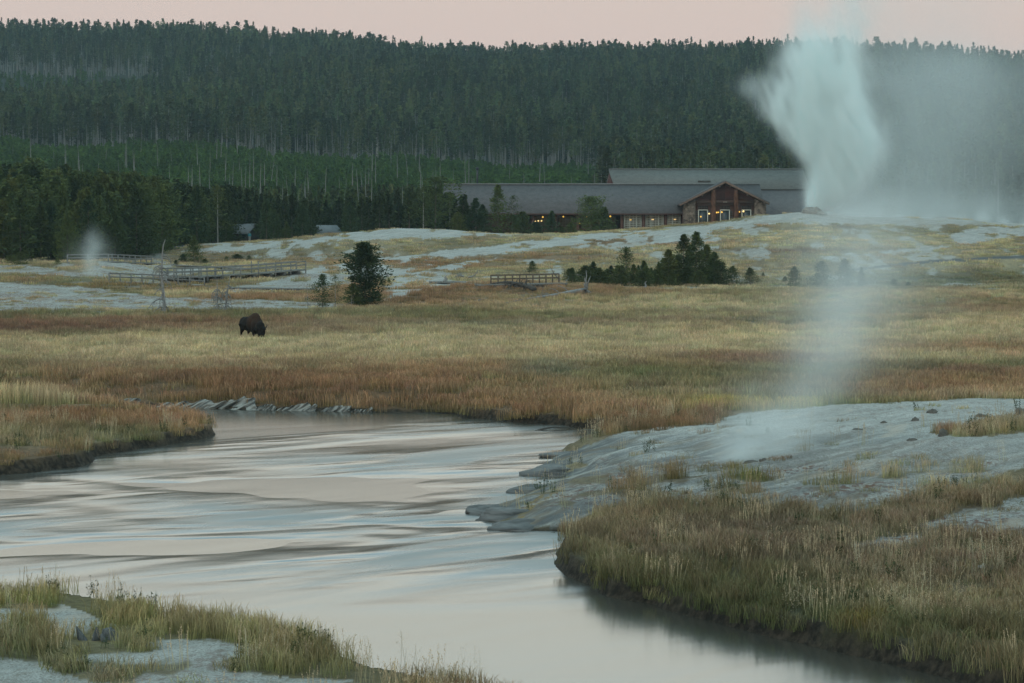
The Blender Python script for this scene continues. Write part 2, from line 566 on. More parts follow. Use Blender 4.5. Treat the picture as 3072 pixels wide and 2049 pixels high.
HOLES = [PP(p) for p in [
    [(1170, 1108), (1230, 1100), (1330, 1062), (1360, 1068), (1300, 1092), (1240, 1118)],
    [(0, 640), (120, 640), (300, 655), (420, 668), (420, 676), (200, 660), (0, 648)],
    [(1225, 548), (1262, 545), (1262, 553), (1225, 554)],
    [(2120, 992), (2351, 972), (2500, 965), (2500, 985), (2200, 1000)],
]]
# (u, v, half width, half height, colour, weight) in the 2351-pixel view
STRAW = (0.60, 0.485, 0.295); TAN = (0.46, 0.36, 0.21); RUST = (0.35, 0.20, 0.11); RED = (0.21, 0.105, 0.075)
OLIVE = (0.215, 0.195, 0.095); GREEN = (0.095, 0.115, 0.04); GOLD = (0.42, 0.33, 0.08); GREYOL = (0.27, 0.255, 0.18)
PINKT = (0.36, 0.275, 0.185); SAGE = (0.18, 0.20, 0.14)
BLOBS = [
    (300, 752, 420, 13, RED, 1.3), (60, 762, 200, 12, RED, 1), (350, 742, 500, 8, RUST, .7), (700, 762, 120, 8, RED, .5), (300, 775, 300, 7, OLIVE, .8),
    (600, 724, 700, 8, OLIVE, 1.2), (1100, 726, 300, 10, OLIVE, 1.2), (1650, 700, 500, 12, STRAW, 1), (1300, 760, 400, 10, TAN, .6),
    (1100, 748, 400, 6, SAGE, .6), (600, 760, 300, 10, OLIVE, .5),
    (300, 820, 500, 34, STRAW, 1.3), (900, 800, 600, 30, STRAW, 1.0), (1500, 780, 500, 34, STRAW, 1.1), (2100, 775, 300, 25, STRAW, .9),
    (1500, 742, 300, 6, RED, .8), (1800, 740, 200, 6, SAGE, 1), (2050, 715, 350, 7, GREYOL, 1), (2250, 712, 200, 9, RUST, 1), (2250, 735, 200, 7, TAN, 1),
    (2250, 800, 240, 9, RUST, .9), (2000, 765, 500, 16, STRAW, .6),
    (300, 875, 330, 36, RUST, 2.0), (800, 890, 400, 45, RUST, 2.2), (500, 850, 500, 9, TAN, 1), (1100, 850, 300, 8, RUST, 1.0), (20, 850, 90, 28, OLIVE, 1.4),
    (950, 920, 350, 25, RUST, 2), (1000, 942, 60, 10, GREEN, 1), (1150, 945, 120, 16, RUST, 2), (1110, 955, 100, 9, GREEN, 1.2), (1350, 955, 300, 20, RUST, 2),
    (1500, 975, 200, 20, RUST, 1.5), (1550, 945, 130, 12, PINKT, 1),
    (1580, 880, 300, 22, OLIVE, 2.2), (1260, 855, 70, 16, SAGE, 2.4), (1380, 850, 60, 10, OLIVE, 1.2), (1500, 868, 200, 9, GREEN, 1.0), (1800, 905, 250, 9, GREYOL, 1.4),
    (1100, 905, 150, 12, TAN, 1), (1650, 827, 140, 10, RED, 2.2), (1820, 822, 90, 6, RED, 1.0), (1500, 830, 200, 7, TAN, .8),
    (2200, 848, 250, 9, OLIVE, 1.5), (2150, 880, 300, 14, RUST, 2.2), (2250, 862, 160, 7, RED, 1.4), (2200, 900, 300, 10, RUST, 1.6), (2000, 880, 200, 15, OLIVE, .8),
    (1700, 935, 130, 8, GOLD, 2.2), (2100, 940, 260, 9, GOLD, 2.2), (1800, 925, 400, 6, OLIVE, 1), (2300, 928, 90, 8, RUST, 1),
    # left spit
    (200, 965, 320, 22, RUST, 2.2), (450, 990, 80, 16, RUST, 2), (60, 925, 110, 12, STRAW, 2.4), (60, 945, 110, 5, GREEN, 1.4), (220, 1000, 220, 14, OLIVE, 1.3),
    (100, 1010, 150, 14, TAN, 1.3), (100, 1045, 220, 22, RUST, 1.2), (200, 1050, 60, 14, GREEN, .7),
    # right bank
    (1900, 1215, 400, 60, PINKT, 1.7), (1450, 1200, 160, 40, TAN, 1.6), (2150, 1300, 400, 40, PINKT, 1.4), (1650, 1250, 200, 26, PINKT, 1.5),
    (1400, 1290, 100, 40, OLIVE, 1.2), (1500, 1325, 250, 30, OLIVE, 2.2), (1750, 1385, 250, 36, OLIVE, 2.0), (2050, 1460, 250, 36, OLIVE, 2.0), (2300, 1500, 200, 50, OLIVE, 1.5),
    (1500, 1345, 200, 20, GREEN, 1.4), (1750, 1410, 200, 22, GREEN, 1.3), (2000, 1450, 200, 22, GREEN, 1.2), (1370, 1320, 50, 20, GREEN, 1.0), (2200, 1380, 250, 40, TAN, 1.2),
    (1960, 1440, 32, 14, (0.40, 0.25, 0.02), 2.2), (1390, 1330, 22, 10, (0.40, 0.28, 0.02), 2), (2250, 1100, 200, 24, STRAW, 1.2), (1720, 1105, 60, 14, (0.30, 0.29, 0.08), 2),
    (1910, 1098, 50, 12, (0.30, 0.29, 0.08), 2), (1650, 1170, 200, 16, OLIVE, 1), (1850, 1190, 150, 20, OLIVE, 1.3),
    # near left bank
    (200, 1400, 400, 50, (0.36, 0.30, 0.13), 2.5), (600, 1500, 300, 30, (0.34, 0.29, 0.13), 2), (180, 1520, 160, 30, OLIVE, 1.8), (60, 1470, 120, 40, OLIVE, 1),
    (850, 1545, 300, 30, OLIVE, 1.2),
    # slopes beyond
    (1100, 665, 250, 10, RUST, 2.0), (1000, 690, 240, 14, RUST, 1.6), (1250, 690, 200, 10, TAN, 1.2), (950, 575, 350, 14, TAN, 1), (700, 585, 200, 10, PINKT, 1.0),
    (850, 600, 200, 9, RUST, .8), (1150, 590, 200, 8, RUST, 1.2), (1450, 555, 180, 7, RUST, 1.5), (1300, 625, 200, 14, TAN, 1.5), (1000, 612, 100, 8, RUST, 1.2),
    (1750, 545, 150, 8, STRAW, 1), (1900, 560, 250, 10, STRAW, 1), (1800, 575, 150, 4, RED, 1.2), (1850, 590, 200, 8, TAN, 1), (2250, 640, 200, 14, (0.16, 0.16, 0.08), 1.6),
    (2000, 650, 300, 10, GREYOL, 1.2), (300, 690, 500, 4, RUST, 1), (300, 655, 250, 6, (0.30, 0.20, 0.09), 1.6), (600, 684, 200, 6, RUST, 1.5), (2200, 535, 150, 8, OLIVE, .8),
]
BL = np.array([(b[0], b[1], b[2], b[3], *b[4], b[5]) for b in BLOBS])


def patches(x, y, z):
    """colour of the plants at a point of the ground"""
    u, v = proj(x, y, z)
    u = u / S + (fbm(x * .09, y * .045, 41, 3) - .5) * 160
    v = v / S + (fbm(x * .13, y * .035, 43, 4) - .5) * np.where(y < 100, 26, 15)
    acc = np.zeros(np.shape(x) + (3,)); w = np.zeros(np.shape(x))
    n1 = fbm(x * .12, y * .05, 51, 4); n2 = fbm(x * .2, y * .07, 53, 4)
    base = [(np.array(STRAW), smooth(.42, .62, n1)), (np.array(TAN), np.full(np.shape(x), .55)), (np.array(RUST), smooth(.5, .68, n2) * .9), (np.array(OLIVE), smooth(.5, .7, 1 - n1) * .7)]
    for c, ww in base:
        acc += c * ww[..., None] * .5; w += ww * .5
    for b in BL:
        g = b[7] * 2.0 * np.exp(-((u - b[0]) / b[2]) ** 2 - ((v - b[1]) / b[3]) ** 2)
        acc += g[..., None] * b[4:7]; w += g
    c = acc / w[..., None]
    k = 0.65 + 0.80 * fbm(x * .9, y * .35, 61, 4)
    k = k * (.8 + .4 * fbm(x * .05, y * .10, 63, 3))
    k = k * np.where((y < 100) & (x > 1), .78, 1.0)
    return c * k[..., None]


def sinter_w(x, y, z):
    u, v = proj(x, y, z)
    px = np.maximum(y, 20) / F      # metres per pixel
    wx = (fbm(x * .30, y * .12, 21, 4) - .5) * 60 + (fbm(x * 2.2, y * .9, 22, 3) - .5) * 14
    wy = (fbm(x * .30, y * .10, 23, 4) - .5) * np.where(y < 100, 46, 13) + (fbm(x * 2.5, y * .9, 24, 3) - .5) * np.where(y < 100, 18, 7)
    s = np.zeros(np.shape(x))
    for p in SINTERS:
        s = np.maximum(s, pip(p, u + wx, v + wy).astype(float))
    for p in HOLES:
        s = s * (1 - pip(p, u + wx * .6, v + wy * .6))
    # scabby flecks of bare ground between the plants on the terraces
    fl = smooth(.60, .66, fbm(x * .35, y * .11, 27, 5)) * smooth(255, 300, y) * (1 - smooth(395, 420, y))
    s = np.maximum(s, fl * .8)
    # plants creeping over the sinter
    dl_ = river_d(x, y)
    s = np.where((y < 60) & (x < 3) & (dl_ > 1.6), np.maximum(s, smooth(.53, .59, fbm(x * .55, y * .4, 35, 4))), s)
    cre = smooth(.60, .66, fbm(x * .5, y * .16, 29, 5))
    near = (y < 110)
    cre = np.where(near, smooth(.57, .64, fbm(x * .9 + y * .2, y * .55, 33, 4)) * smooth(1040, 1100, v / S) * .8, cre)
    keep = np.where((y > 360) & (u / S > 1500), 0.25, 1.0)
    s = s * (1 - cre * keep * np.where((y > 225) & (y < 300) & (u / S < 820), .45, 1))
    return s


# ------------------------------------------------------------------ terrain sheet
yr = np.concatenate([np.arange(6, 34, 1.0), np.arange(34, 126, 0.22), np.arange(126, 230, 0.75), np.arange(230, 440, 0.9),
                     np.arange(440, 1000, 8.0), np.arange(1000, 2200, 16.0), np.arange(2200, 5200, 150.0)])
tin = np.linspace(-0.262, 0.262, 880)
tl = -0.262 - np.cumsum(np.linspace(0.0008, 0.03, 60)); tr = -tl
tc_ = np.concatenate([tl[::-1], tin, tr])
YY, TT = np.meshgrid(yr, tc_, indexing='ij')
XX = TT * YY
ZZ = terr(XX.ravel(), YY.ravel()).reshape(XX.shape)
nr, nc = XX.shape
idx = np.arange(nr * nc).reshape(nr, nc)
quads = np.stack([idx[:-1, :-1], idx[:-1, 1:], idx[1:, 1:], idx[1:, :-1]], -1).reshape(-1, 4)
tx, ty, tz = XX.ravel(), YY.ravel(), ZZ.ravel()
T_s = sinter_w(tx, ty, tz)
T_c = patches(tx, ty, tz)
T_d = river_d(tx, ty)
uu_, vv_ = proj(tx, ty, tz)
# forest floor
FB = [(-600, 328), (250, 328), (420, 345), (560, 375), (640, 388), (1000, 396), (1400, 404), (1700, 470), (2300, 480), (2450, 430), (3700, 415)]


def forest_front(u):
    return np.interp(u, [a[0] for a in FB], [a[1] for a in FB])


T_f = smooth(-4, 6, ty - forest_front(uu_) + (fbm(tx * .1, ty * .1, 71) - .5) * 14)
rocky = smooth(1010, 1060, uu_ / S) * smooth(990, 1012, vv_ / S) * (1 - smooth(1195, 1222, vv_ / S + 0.02 * (uu_ / S - 1150))) * smooth(40, 60, ty)
T_b = np.where(ty < 130, (1 - smooth(0.12, 0.45, T_d + (fbm(tx * 1.5, ty * 1.5, 81) - .5) * .5)) * (1 - rocky), 0)
# asphalt path on the right and the bit of road among the pines on the left
path_r = PP([(1950, 618), (2050, 606), (2150, 596), (2351, 587), (2700, 576), (2700, 583), (2351, 592), (2150, 603), (2050, 612), (1960, 622)])
path_l = PP([(378, 571), (400, 564), (425, 562), (440, 566), (410, 570), (385, 577)])
T_r = np.maximum(pip(path_r, uu_, vv_), pip(path_l, uu_, vv_)).astype(float) * (ty < 420)
gnd = np_mesh('ground', np.stack([tx, ty, tz], 1), quads, None, True)
vattr(gnd, 'sinter', T_s * (1 - T_f) * (1 - T_r))
vattr(gnd, 'bank', T_b)
vattr(gnd, 'rslope', smooth(1000, 1060, uu_ / S) * (.35 + .65 * (1 - smooth(4, 14, T_d))) * smooth(985, 1005, vv_ / S) * (ty > 50) * (ty < 110))
v2_ = vv_ / S
vattr(gnd, 'scab', np.where((ty < 60) & (tx < 3), .35, 1) * np.where(ty < 130, .20 + .80 * smooth(1035, 1085, v2_ + (fbm(tx * .4, ty * .2, 95) - .5) * 70), np.where((uu_ / S < 900) & ((vv_ / S > 630) | (uu_ / S < 480)), 1.0, .24)))
vattr(gnd, 'lowrock', rocky * (1 - smooth(0.1, 2.8, T_d)) * (T_d > -1))
# gold algae streak down the rock tongue
gst = np.zeros(len(tx))
gp_ = PP([(1192, 1180), (1215, 1158), (1240, 1135), (1275, 1120), (1300, 1116), (1285, 1128), (1255, 1146), (1225, 1170), (1200, 1192), (1190, 1190)])
gst = pip(gp_, uu_ + (fbm(tx * 2, ty * .8, 91) - .5) * 16, vv_ + (fbm(tx * 2, ty * .8, 92) - .5) * 8).astype(float)
vattr(gnd, 'gold', gst * (ty < 110))
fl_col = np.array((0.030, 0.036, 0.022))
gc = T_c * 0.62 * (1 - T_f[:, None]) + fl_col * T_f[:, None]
gc = gc * (1 - T_r[:, None]) + np.array((0.13, 0.14, 0.145)) * T_r[:, None]
vattr(gnd, 'gcol', np.concatenate([gc, np.ones((len(gc), 1))], 1), 'FLOAT_COLOR')

gm, nt, bs = new_mat('ground')
N, L = nt.nodes, nt.links


def attr(n):
    a = N.new('ShaderNodeAttribute'); a.attribute_name = n
    return a


def mixc(fac, a, b, blend='MIX'):
    m = N.new('ShaderNodeMix'); m.data_type = 'RGBA'; m.blend_type = blend
    for s_, q in ((0, fac), (6, a), (7, b)):
        if isinstance(q, (int, float)): m.inputs[s_].default_value = q
        elif isinstance(q, tuple): m.inputs[s_].default_value = (*q, 1)
        else: L.new(q, m.inputs[s_])
    return m.outputs[2]


def noise_n(scale, detail=5, stretch=(1, 1, 1), rough=.6, rot=0.0):
    tc = N.new('ShaderNodeTexCoord'); mr = N.new('ShaderNodeMapping'); mp = N.new('ShaderNodeMapping')
    mp.inputs['Scale'].default_value = stretch; mr.inputs['Rotation'].default_value = (0, 0, rot)
    n = N.new('ShaderNodeTexNoise'); n.inputs['Scale'].default_value = scale; n.inputs['Detail'].default_value = detail; n.inputs['Roughness'].default_value = rough
    L.new(tc.outputs['Object'], mr.inputs[0]); L.new(mr.outputs[0], mp.inputs[0]); L.new(mp.outputs[0], n.inputs['Vector'])
    return n.outputs['Fac']


def rng(x, a, b, c=0.0, d=1.0):
    m = N.new('ShaderNodeMapRange'); m.inputs[1].default_value = a; m.inputs[2].default_value = b; m.inputs[3].default_value = c; m.inputs[4].default_value = d
    L.new(x, m.inputs[0])
    return m.outputs[0]


def mul(a, b):
    m = N.new('ShaderNodeMath'); m.operation = 'MULTIPLY'
    for i, q in enumerate((a, b)):
        if isinstance(q, (int, float)): m.inputs[i].default_value = q
        else: L.new(q, m.inputs[i])
    return m.outputs[0]


soil = mixc(rng(noise_n(6, 6), .35, .7, 0, .6), attr('gcol').outputs['Color'], (0.040, 0.032, 0.020))
n_big = noise_n(.35, 5, (1, .5, 1))
sint = mixc(rng(n_big, .3, .7), (0.35, 0.335, 0.30), (0.53, 0.515, 0.475))
sint = mixc(mul(rng(noise_n(2.2, 6, (1, .45, 1)), .50, .62, 0, .55), attr('scab').outputs['Fac']), sint, (0.22, 0.20, 0.165))
sint = mixc(mul(rng(noise_n(9, 4, (1, .6, 1)), .54, .62, 0, .85), attr('scab').outputs['Fac']), sint, (0.15, 0.12, 0.09))
sint = mixc(rng(noise_n(16, 3, (1, .7, 1)), .55, .62, 0, .7), sint, (0.52, 0.53, 0.51))
sint = mixc(rng(attr('scab').outputs['Fac'], .55, .2, 0, .75), sint, mixc(rng(noise_n(.9, 6, (.3, 1.4, 1), .65, -0.72), .38, .62), (0.36, 0.35, 0.32), (0.63, 0.62, 0.585)))
sint = mixc(rng(noise_n(24, 3), .38, .56, .62, 0), sint, (0.14, 0.13, 0.11))
sint = mixc(rng(noise_n(3.4, 7, (1, .5, 1), .75), .52, .66, 0, .6), sint, (0.20, 0.175, 0.135))
sint = mixc(rng(noise_n(13, 3), .56, .66, 0, .45), sint, (0.62, 0.62, 0.60))
# reddish scab plants speckling the sinter
sint = mixc(mul(attr('scab').outputs['Fac'], mul(rng(noise_n(5.0, 6, (1, .55, 1)), .50, .57), rng(noise_n(.25, 3), .44, .54))), sint, (0.17, 0.085, 0.06))
sint = mixc(rng(noise_n(.9, 4, (1.2, .35, 1), .5, .35), .60, .70, 0, .5), sint, (0.55, 0.45, 0.36))
# streaked dark low rock at the waterline
strk = noise_n(.9, 7, (.22, 1.5, 1), .65, -0.72)
lowc = mixc(rng(strk, .40, .58), (0.045, 0.05, 0.055), (0.33, 0.33, 0.30))
sint = mixc(mul(attr('lowrock').outputs['Fac'], rng(noise_n(.8, 4), .30, .50)), sint, lowc)
sint = mixc(mul(attr('rslope').outputs['Fac'], rng(strk, .44, .60, .65, 0)), sint, (0.13, 0.135, 0.135))  # flow streaks that also paint relief shading of the apron into the colour
sint = mixc(mul(attr('rslope').outputs['Fac'], rng(noise_n(.8, 5, (.3, 1.6, 1), .6, -0.72), .52, .62, 0, .55)), sint, (0.20, 0.155, 0.105))
sint = mixc(mul(attr('gold').outputs['Fac'], rng(noise_n(5, 4), .42, .60, 0, .8)), sint, (0.27, 0.18, 0.055))
col = mixc(attr('sinter').outputs['Fac'], soil, sint)
col = mixc(attr('bank').outputs['Fac'], col, mixc(rng(noise_n(5, 5), .4, .65), (0.018, 0.016, 0.012), (0.07, 0.055, 0.04)))
L.new(col, bs.inputs['Base Color'])
bp = N.new('ShaderNodeBump'); bp.inputs['Strength'].default_value = .9; bp.inputs['Distance'].default_value = .18
add = N.new('ShaderNodeMath'); add.operation = 'ADD'
L.new(noise_n(3.0, 8, (1, .7, 1), .7), add.inputs[0]); L.new(mul(strk, .6), add.inputs[1])
L.new(add.outputs[0], bp.inputs['Height']); L.new(bp.outputs[0], bs.inputs['Normal'])
gnd.materials.append(gm)
g_o = link(bpy.data.objects.new('ground', gnd))
tag(g_o, kind='structure')

# ------------------------------------------------------------------ river
wv = [(-80, 20, 0), (70, 20, 0), (70, 150, 0), (-80, 150, 0)]
wm, nt, bs = new_mat('river_water')
N, L = nt.nodes, nt.links
bs.inputs['Base Color'].default_value = (0.055, 0.05, 0.038, 1)
bs.inputs['IOR'].default_value = 2.5
bs.inputs['Specular IOR Level'].default_value = 0.85
bs.inputs['Coat Weight'].default_value = 0.0


def flow(scale, stretch, rot, detail=4, dist=0.0):
    tc = N.new('ShaderNodeTexCoord'); mr = N.new('ShaderNodeMapping'); mp = N.new('ShaderNodeMapping')
    mp.inputs['Scale'].default_value = stretch; mr.inputs['Rotation'].default_value = (0, 0, rot)
    n = N.new('ShaderNodeTexNoise'); n.inputs['Scale'].default_value = scale; n.inputs['Detail'].default_value = detail
    n.inputs['Roughness'].default_value = .5; n.inputs['Distortion'].default_value = dist
    L.new(tc.outputs['Object'], mr.inputs[0]); L.new(mr.outputs[0], mp.inputs[0]); L.new(mp.outputs[0], n.inputs['Vector'])
    return n.outputs['Fac']


tcz = N.new('ShaderNodeTexCoord'); szz = N.new('ShaderNodeSeparateXYZ'); L.new(tcz.outputs['Object'], szz.inputs[0])
env1 = mul(rng(szz.outputs['Y'], 53, 64, 0, 1), rng(szz.outputs['Y'], 78, 90, 1, .25))
big = rng(flow(.075, (.5, .9, 1), -.6, 3, .8), .42, .58)
streak = rng(flow(.42, (.26, 1.0, 1), -.80, 4, 1.2), .38, .62)
envq = rng(szz.outputs['Y'], 50, 60, .04, 1)
zone = mul(mul(mul(big, streak), rng(env1, 0, 1, .38, 1)), envq)
zsm = mul(mul(big, rng(env1, 0, 1, .38, 1)), envq)       # riffles come and go over the pool
h1 = flow(.42, (.34, 1.0, 1), -.72, .5, .9)
h2 = flow(1.2, (.35, 1.0, 1), -.45, .5, .8)
h = N.new('ShaderNodeMath'); h.operation = 'MULTIPLY_ADD'
L.new(h2, h.inputs[0]); h.inputs[1].default_value = .15; L.new(h1, h.inputs[2])
hz = mul(h.outputs[0], rng(zsm, 0, 1, .03, 1.0))
bp = N.new('ShaderNodeBump'); bp.inputs['Strength'].default_value = 1.0; bp.inputs['Distance'].default_value = .28
L.new(hz, bp.inputs['Height']); L.new(bp.outputs[0], bs.inputs['Normal'])
L.new(rng(zone, 0, 1, .15, .46), bs.inputs['Roughness'])
riv = link(bpy.data.objects.new('river', np_mesh('river', wv, np.array([(0, 1, 2, 3)]), wm)))
tag(riv, kind='structure')


# ------------------------------------------------------------------ scattering of what nobody could count
LIB = bpy.data.collections


def proto_coll(name, meshes):
    c = LIB.new(name)
    for i, me in enumerate(meshes):
        c.objects.link(bpy.data.objects.new('%s_%02d' % (name, i), me))
    return c


def scatter(name, pts, rot, scl, idx_, col, coll, label, cat):
    me = np_mesh(name, pts, [np.zeros((0, 3), int)]) if False else bpy.data.meshes.new(name)
    me.vertices.add(len(pts))
    me.vertices.foreach_set('co', np.ascontiguousarray(pts, np.float32).ravel())
    vattr(me, 'rot', rot, 'FLOAT_VECTOR'); vattr(me, 'scl', scl, 'FLOAT_VECTOR'); vattr(me, 'idx', idx_, 'INT')
    vattr(me, 'col', np.concatenate([col, np.ones((len(col), 1))], 1), 'FLOAT_COLOR')
    o = link(bpy.data.objects.new(name, me))
    tag(o, label, cat, kind='stuff')
    g = bpy.data.node_groups.new(name, 'GeometryNodeTree')
    g.interface.new_socket('Geometry', in_out='INPUT', socket_type='NodeSocketGeometry')
    g.interface.new_socket('Geometry', in_out='OUTPUT', socket_type='NodeSocketGeometry')
    n, l = g.nodes, g.links
    gi = n.new('NodeGroupInput'); go = n.new('NodeGroupOutput')
    ci = n.new('GeometryNodeCollectionInfo'); ci.inputs[0].default_value = coll; ci.inputs[1].default_value = True; ci.inputs[2].default_value = True
    ip = n.new('GeometryNodeInstanceOnPoints'); ip.inputs['Pick Instance'].default_value = True

    def na(nm, t):
        a = n.new('GeometryNodeInputNamedAttribute'); a.data_type = t; a.inputs[0].default_value = nm
        return a.outputs[0]
    er = n.new('FunctionNodeEulerToRotation')
    l.new(na('rot', 'FLOAT_VECTOR'), er.inputs[0])
    l.new(gi.outputs[0], ip.inputs['Points']); l.new(ci.outputs[0], ip.inputs['Instance'])
    l.new(na('idx', 'INT'), ip.inputs['Instance Index']); l.new(er.outputs[0], ip.inputs['Rotation'])
    l.new(na('scl', 'FLOAT_VECTOR'), ip.inputs['Scale'])
    l.new(ip.outputs[0], go.inputs[0])
    md = o.modifiers.new('scatter', 'NODES'); md.node_group = g
    return o


# grass tufts ---------------------------------------------------------
grm, nt, bs = new_mat('grass_blade')
N, L = nt.nodes, nt.links
ga = N.new('ShaderNodeAttribute'); ga.attribute_type = 'INSTANCER'; ga.attribute_name = 'col'
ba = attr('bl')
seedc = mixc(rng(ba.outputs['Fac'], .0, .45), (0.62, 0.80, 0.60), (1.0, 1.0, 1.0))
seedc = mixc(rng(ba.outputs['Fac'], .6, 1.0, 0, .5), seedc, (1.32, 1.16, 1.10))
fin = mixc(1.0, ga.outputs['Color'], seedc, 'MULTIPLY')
vv2 = attr('var')
fin = mixc(1.0, fin, mixc(vv2.outputs['Fac'], (0.62, 0.62, 0.60), (1.35, 1.32, 1.30)), 'MULTIPLY')
L.new(fin, bs.inputs['Base Color'])


def tuft(seed, n, rad, hgt, wid, lean=.25, head=0.0):
    r = np.random.RandomState(seed)
    a = r.rand(n) * 2 * math.pi; q = np.sqrt(r.rand(n)) * rad
    bx, by = np.cos(a) * q, np.sin(a) * q
    hh = hgt * (.45 + .75 * r.rand(n))
    la = r.rand(n) * 2 * math.pi; lm = lean * hh * (.2 + r.rand(n))
    lx, ly = np.cos(la) * lm, np.sin(la) * lm
    fa = r.rand(n) * math.pi; wx, wy = np.cos(fa) * wid / 2, np.sin(fa) * wid / 2
    P0 = np.stack([bx - wx, by - wy, -0.06 + 0 * bx], 1); P1 = np.stack([bx + wx, by + wy, -0.06 + 0 * bx], 1)
    k = .75
    mw = .55 + head
    P2 = np.stack([bx + lx * .4 - wx * mw, by + ly * .4 - wy * mw, hh * k], 1); P3 = np.stack([bx + lx * .4 + wx * mw, by + ly * .4 + wy * mw, hh * k], 1)
    P4 = np.stack([bx + lx, by + ly, hh], 1)
    v = np.stack([P0, P1, P2, P3, P4], 1).reshape(-1, 3)
    o = np.arange(n)[:, None] * 5
    t = np.concatenate([o + np.array([[0, 1, 3]]), o + np.array([[0, 3, 2]]), o + np.array([[2, 3, 4]])])
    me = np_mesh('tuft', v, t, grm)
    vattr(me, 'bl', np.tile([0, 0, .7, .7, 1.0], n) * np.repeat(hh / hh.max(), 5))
    vattr(me, 'var', np.repeat(r.rand(n), 5))
    return me


near_tufts = proto_coll('near_tuft', [tuft(i, 70, .26, .42, .007, .45, .5) for i in range(6)])
mid_tufts = proto_coll('mid_tuft', [tuft(20 + i, 90, .55, .42, .016, .4, .4) for i in range(6)])
far_tufts = proto_coll('far_tuft', [tuft(40 + i, 70, .9, .38, .035, .35, .3) for i in range(5)])


def grass_field(name, y0, y1, dens, coll, nproto, hs, label, seed, tmax=0.30, test=None):
    r = np.random.RandomState(seed)
    n = int(dens * (y1 ** 2 - y0 ** 2) * tmax)
    y = np.sqrt(r.rand(n) * (y1 ** 2 - y0 ** 2) + y0 ** 2); x = (r.rand(n) * 2 - 1) * tmax * y
    z = terr(x, y)
    s = sinter_w(x, y, z); d = river_d(x, y); u, v = proj(x, y, z)
    f = smooth(-4, 6, y - forest_front(u))
    p = (1 - s) ** 2 * (1 - f) + s * np.where((y > 225) & (y < 345), .42 * smooth(.50, .60, fbm(x * .35 + y * .15, y * .16, 68, 4)), np.where(v > 1050 * S, .05, .014)) + f * .05
    p = p * np.where((y > 62) & (y < 104) & (u > 1060 * S) & (u < 1400 * S) & (v > 990 * S) & (v < 1175 * S), .10, 1)
    p = p * np.where((y < 62) & (x < 2), .85 * smooth(.30, .5, fbm(x * .8, y * .5, 66, 3)), 1)
    p = p * np.where(pip(path_r, u, v) | pip(path_l, u, v), 0, 1)
    p = p * (.6 + .4 * smooth(.32, .5, fbm(x * .6, y * .3, 65, 3)))
    keep = (r.rand(n) < p) & (d > np.where((y > 100) & (((u > 92 * S) & (u < 190 * S)) | ((u > 205 * S) & (u < 330 * S)) | ((u > 372 * S) & (u < 862 * S))), .6, .10))
    keep &= ~((np.abs(x - STUMP[0]) < .62 + .0 * x) & (y > STUMP[1] - 2.3) & (y < STUMP[1] + .5) & (r.rand(n) < .88))
    if test is not None:
        keep &= test(x, y, u / S, v / S)
    x, y, z, u, v, d = [q[keep] for q in (x, y, z, u, v, d)]
    c = patches(x, y, z)
    c = c * (.8 + .4 * r.rand(len(x)))[:, None] * (1 + .16 * (r.rand(len(x), 3) - .5))
    h = hs * (.55 + .75 * fbm(x * .35, y * .2, 67, 3)) * (.75 + .5 * r.rand(len(x)))
    tall = np.exp(-((u / S - 60) / 110) ** 2 - ((v / S - 925) / 14) ** 2)
    h = h * (1 + 1.2 * tall) * (1 - .35 * smooth(330, 380, y))
    # short plants on bare ground
    h = h * np.where(sinter_w(x, y, z) > .5, .45, 1)
    hump = 1 - .3 * smooth(.5, .7, fbm(x * .4, y * .2, 69, 3))
    rot = np.stack([(r.rand(len(x)) - .5) * .2, (r.rand(len(x)) - .5) * .2, r.rand(len(x)) * 6.28], 1)
    sc = np.stack([1 + .3 * r.rand(len(x)), 1 + .3 * r.rand(len(x)), h * hump], 1)
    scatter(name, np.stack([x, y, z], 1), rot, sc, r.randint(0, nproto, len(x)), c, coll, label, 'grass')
    return len(x)


STUMP = hit(300, 1925)
cnt = []
cnt.append(grass_field('grass', 32, 64, 13.0, near_tufts, 6, .84, 'straw green seeding grass on the near banks of the river', 1))
cnt.append(grass_field('grass', 64, 100, 5.0, near_tufts, 6, .95, 'pinkish tan and olive grass on the bank right of the river', 2))
cnt.append(grass_field('grass', 100, 165, 2.6, mid_tufts, 6, 1.0, 'rust and straw autumn grass covering the far river bank', 3, .285))
cnt.append(grass_field('grass', 165, 262, 1.15, mid_tufts, 6, 1.05, 'pale straw meadow grass around the grazing bison', 4, .28))
cnt.append(grass_field('grass', 262, 425, .45, far_tufts, 5, .85, 'dry brown grass on the slopes below the lodge and geyser', 5, .27))
print('TUFTS', cnt)


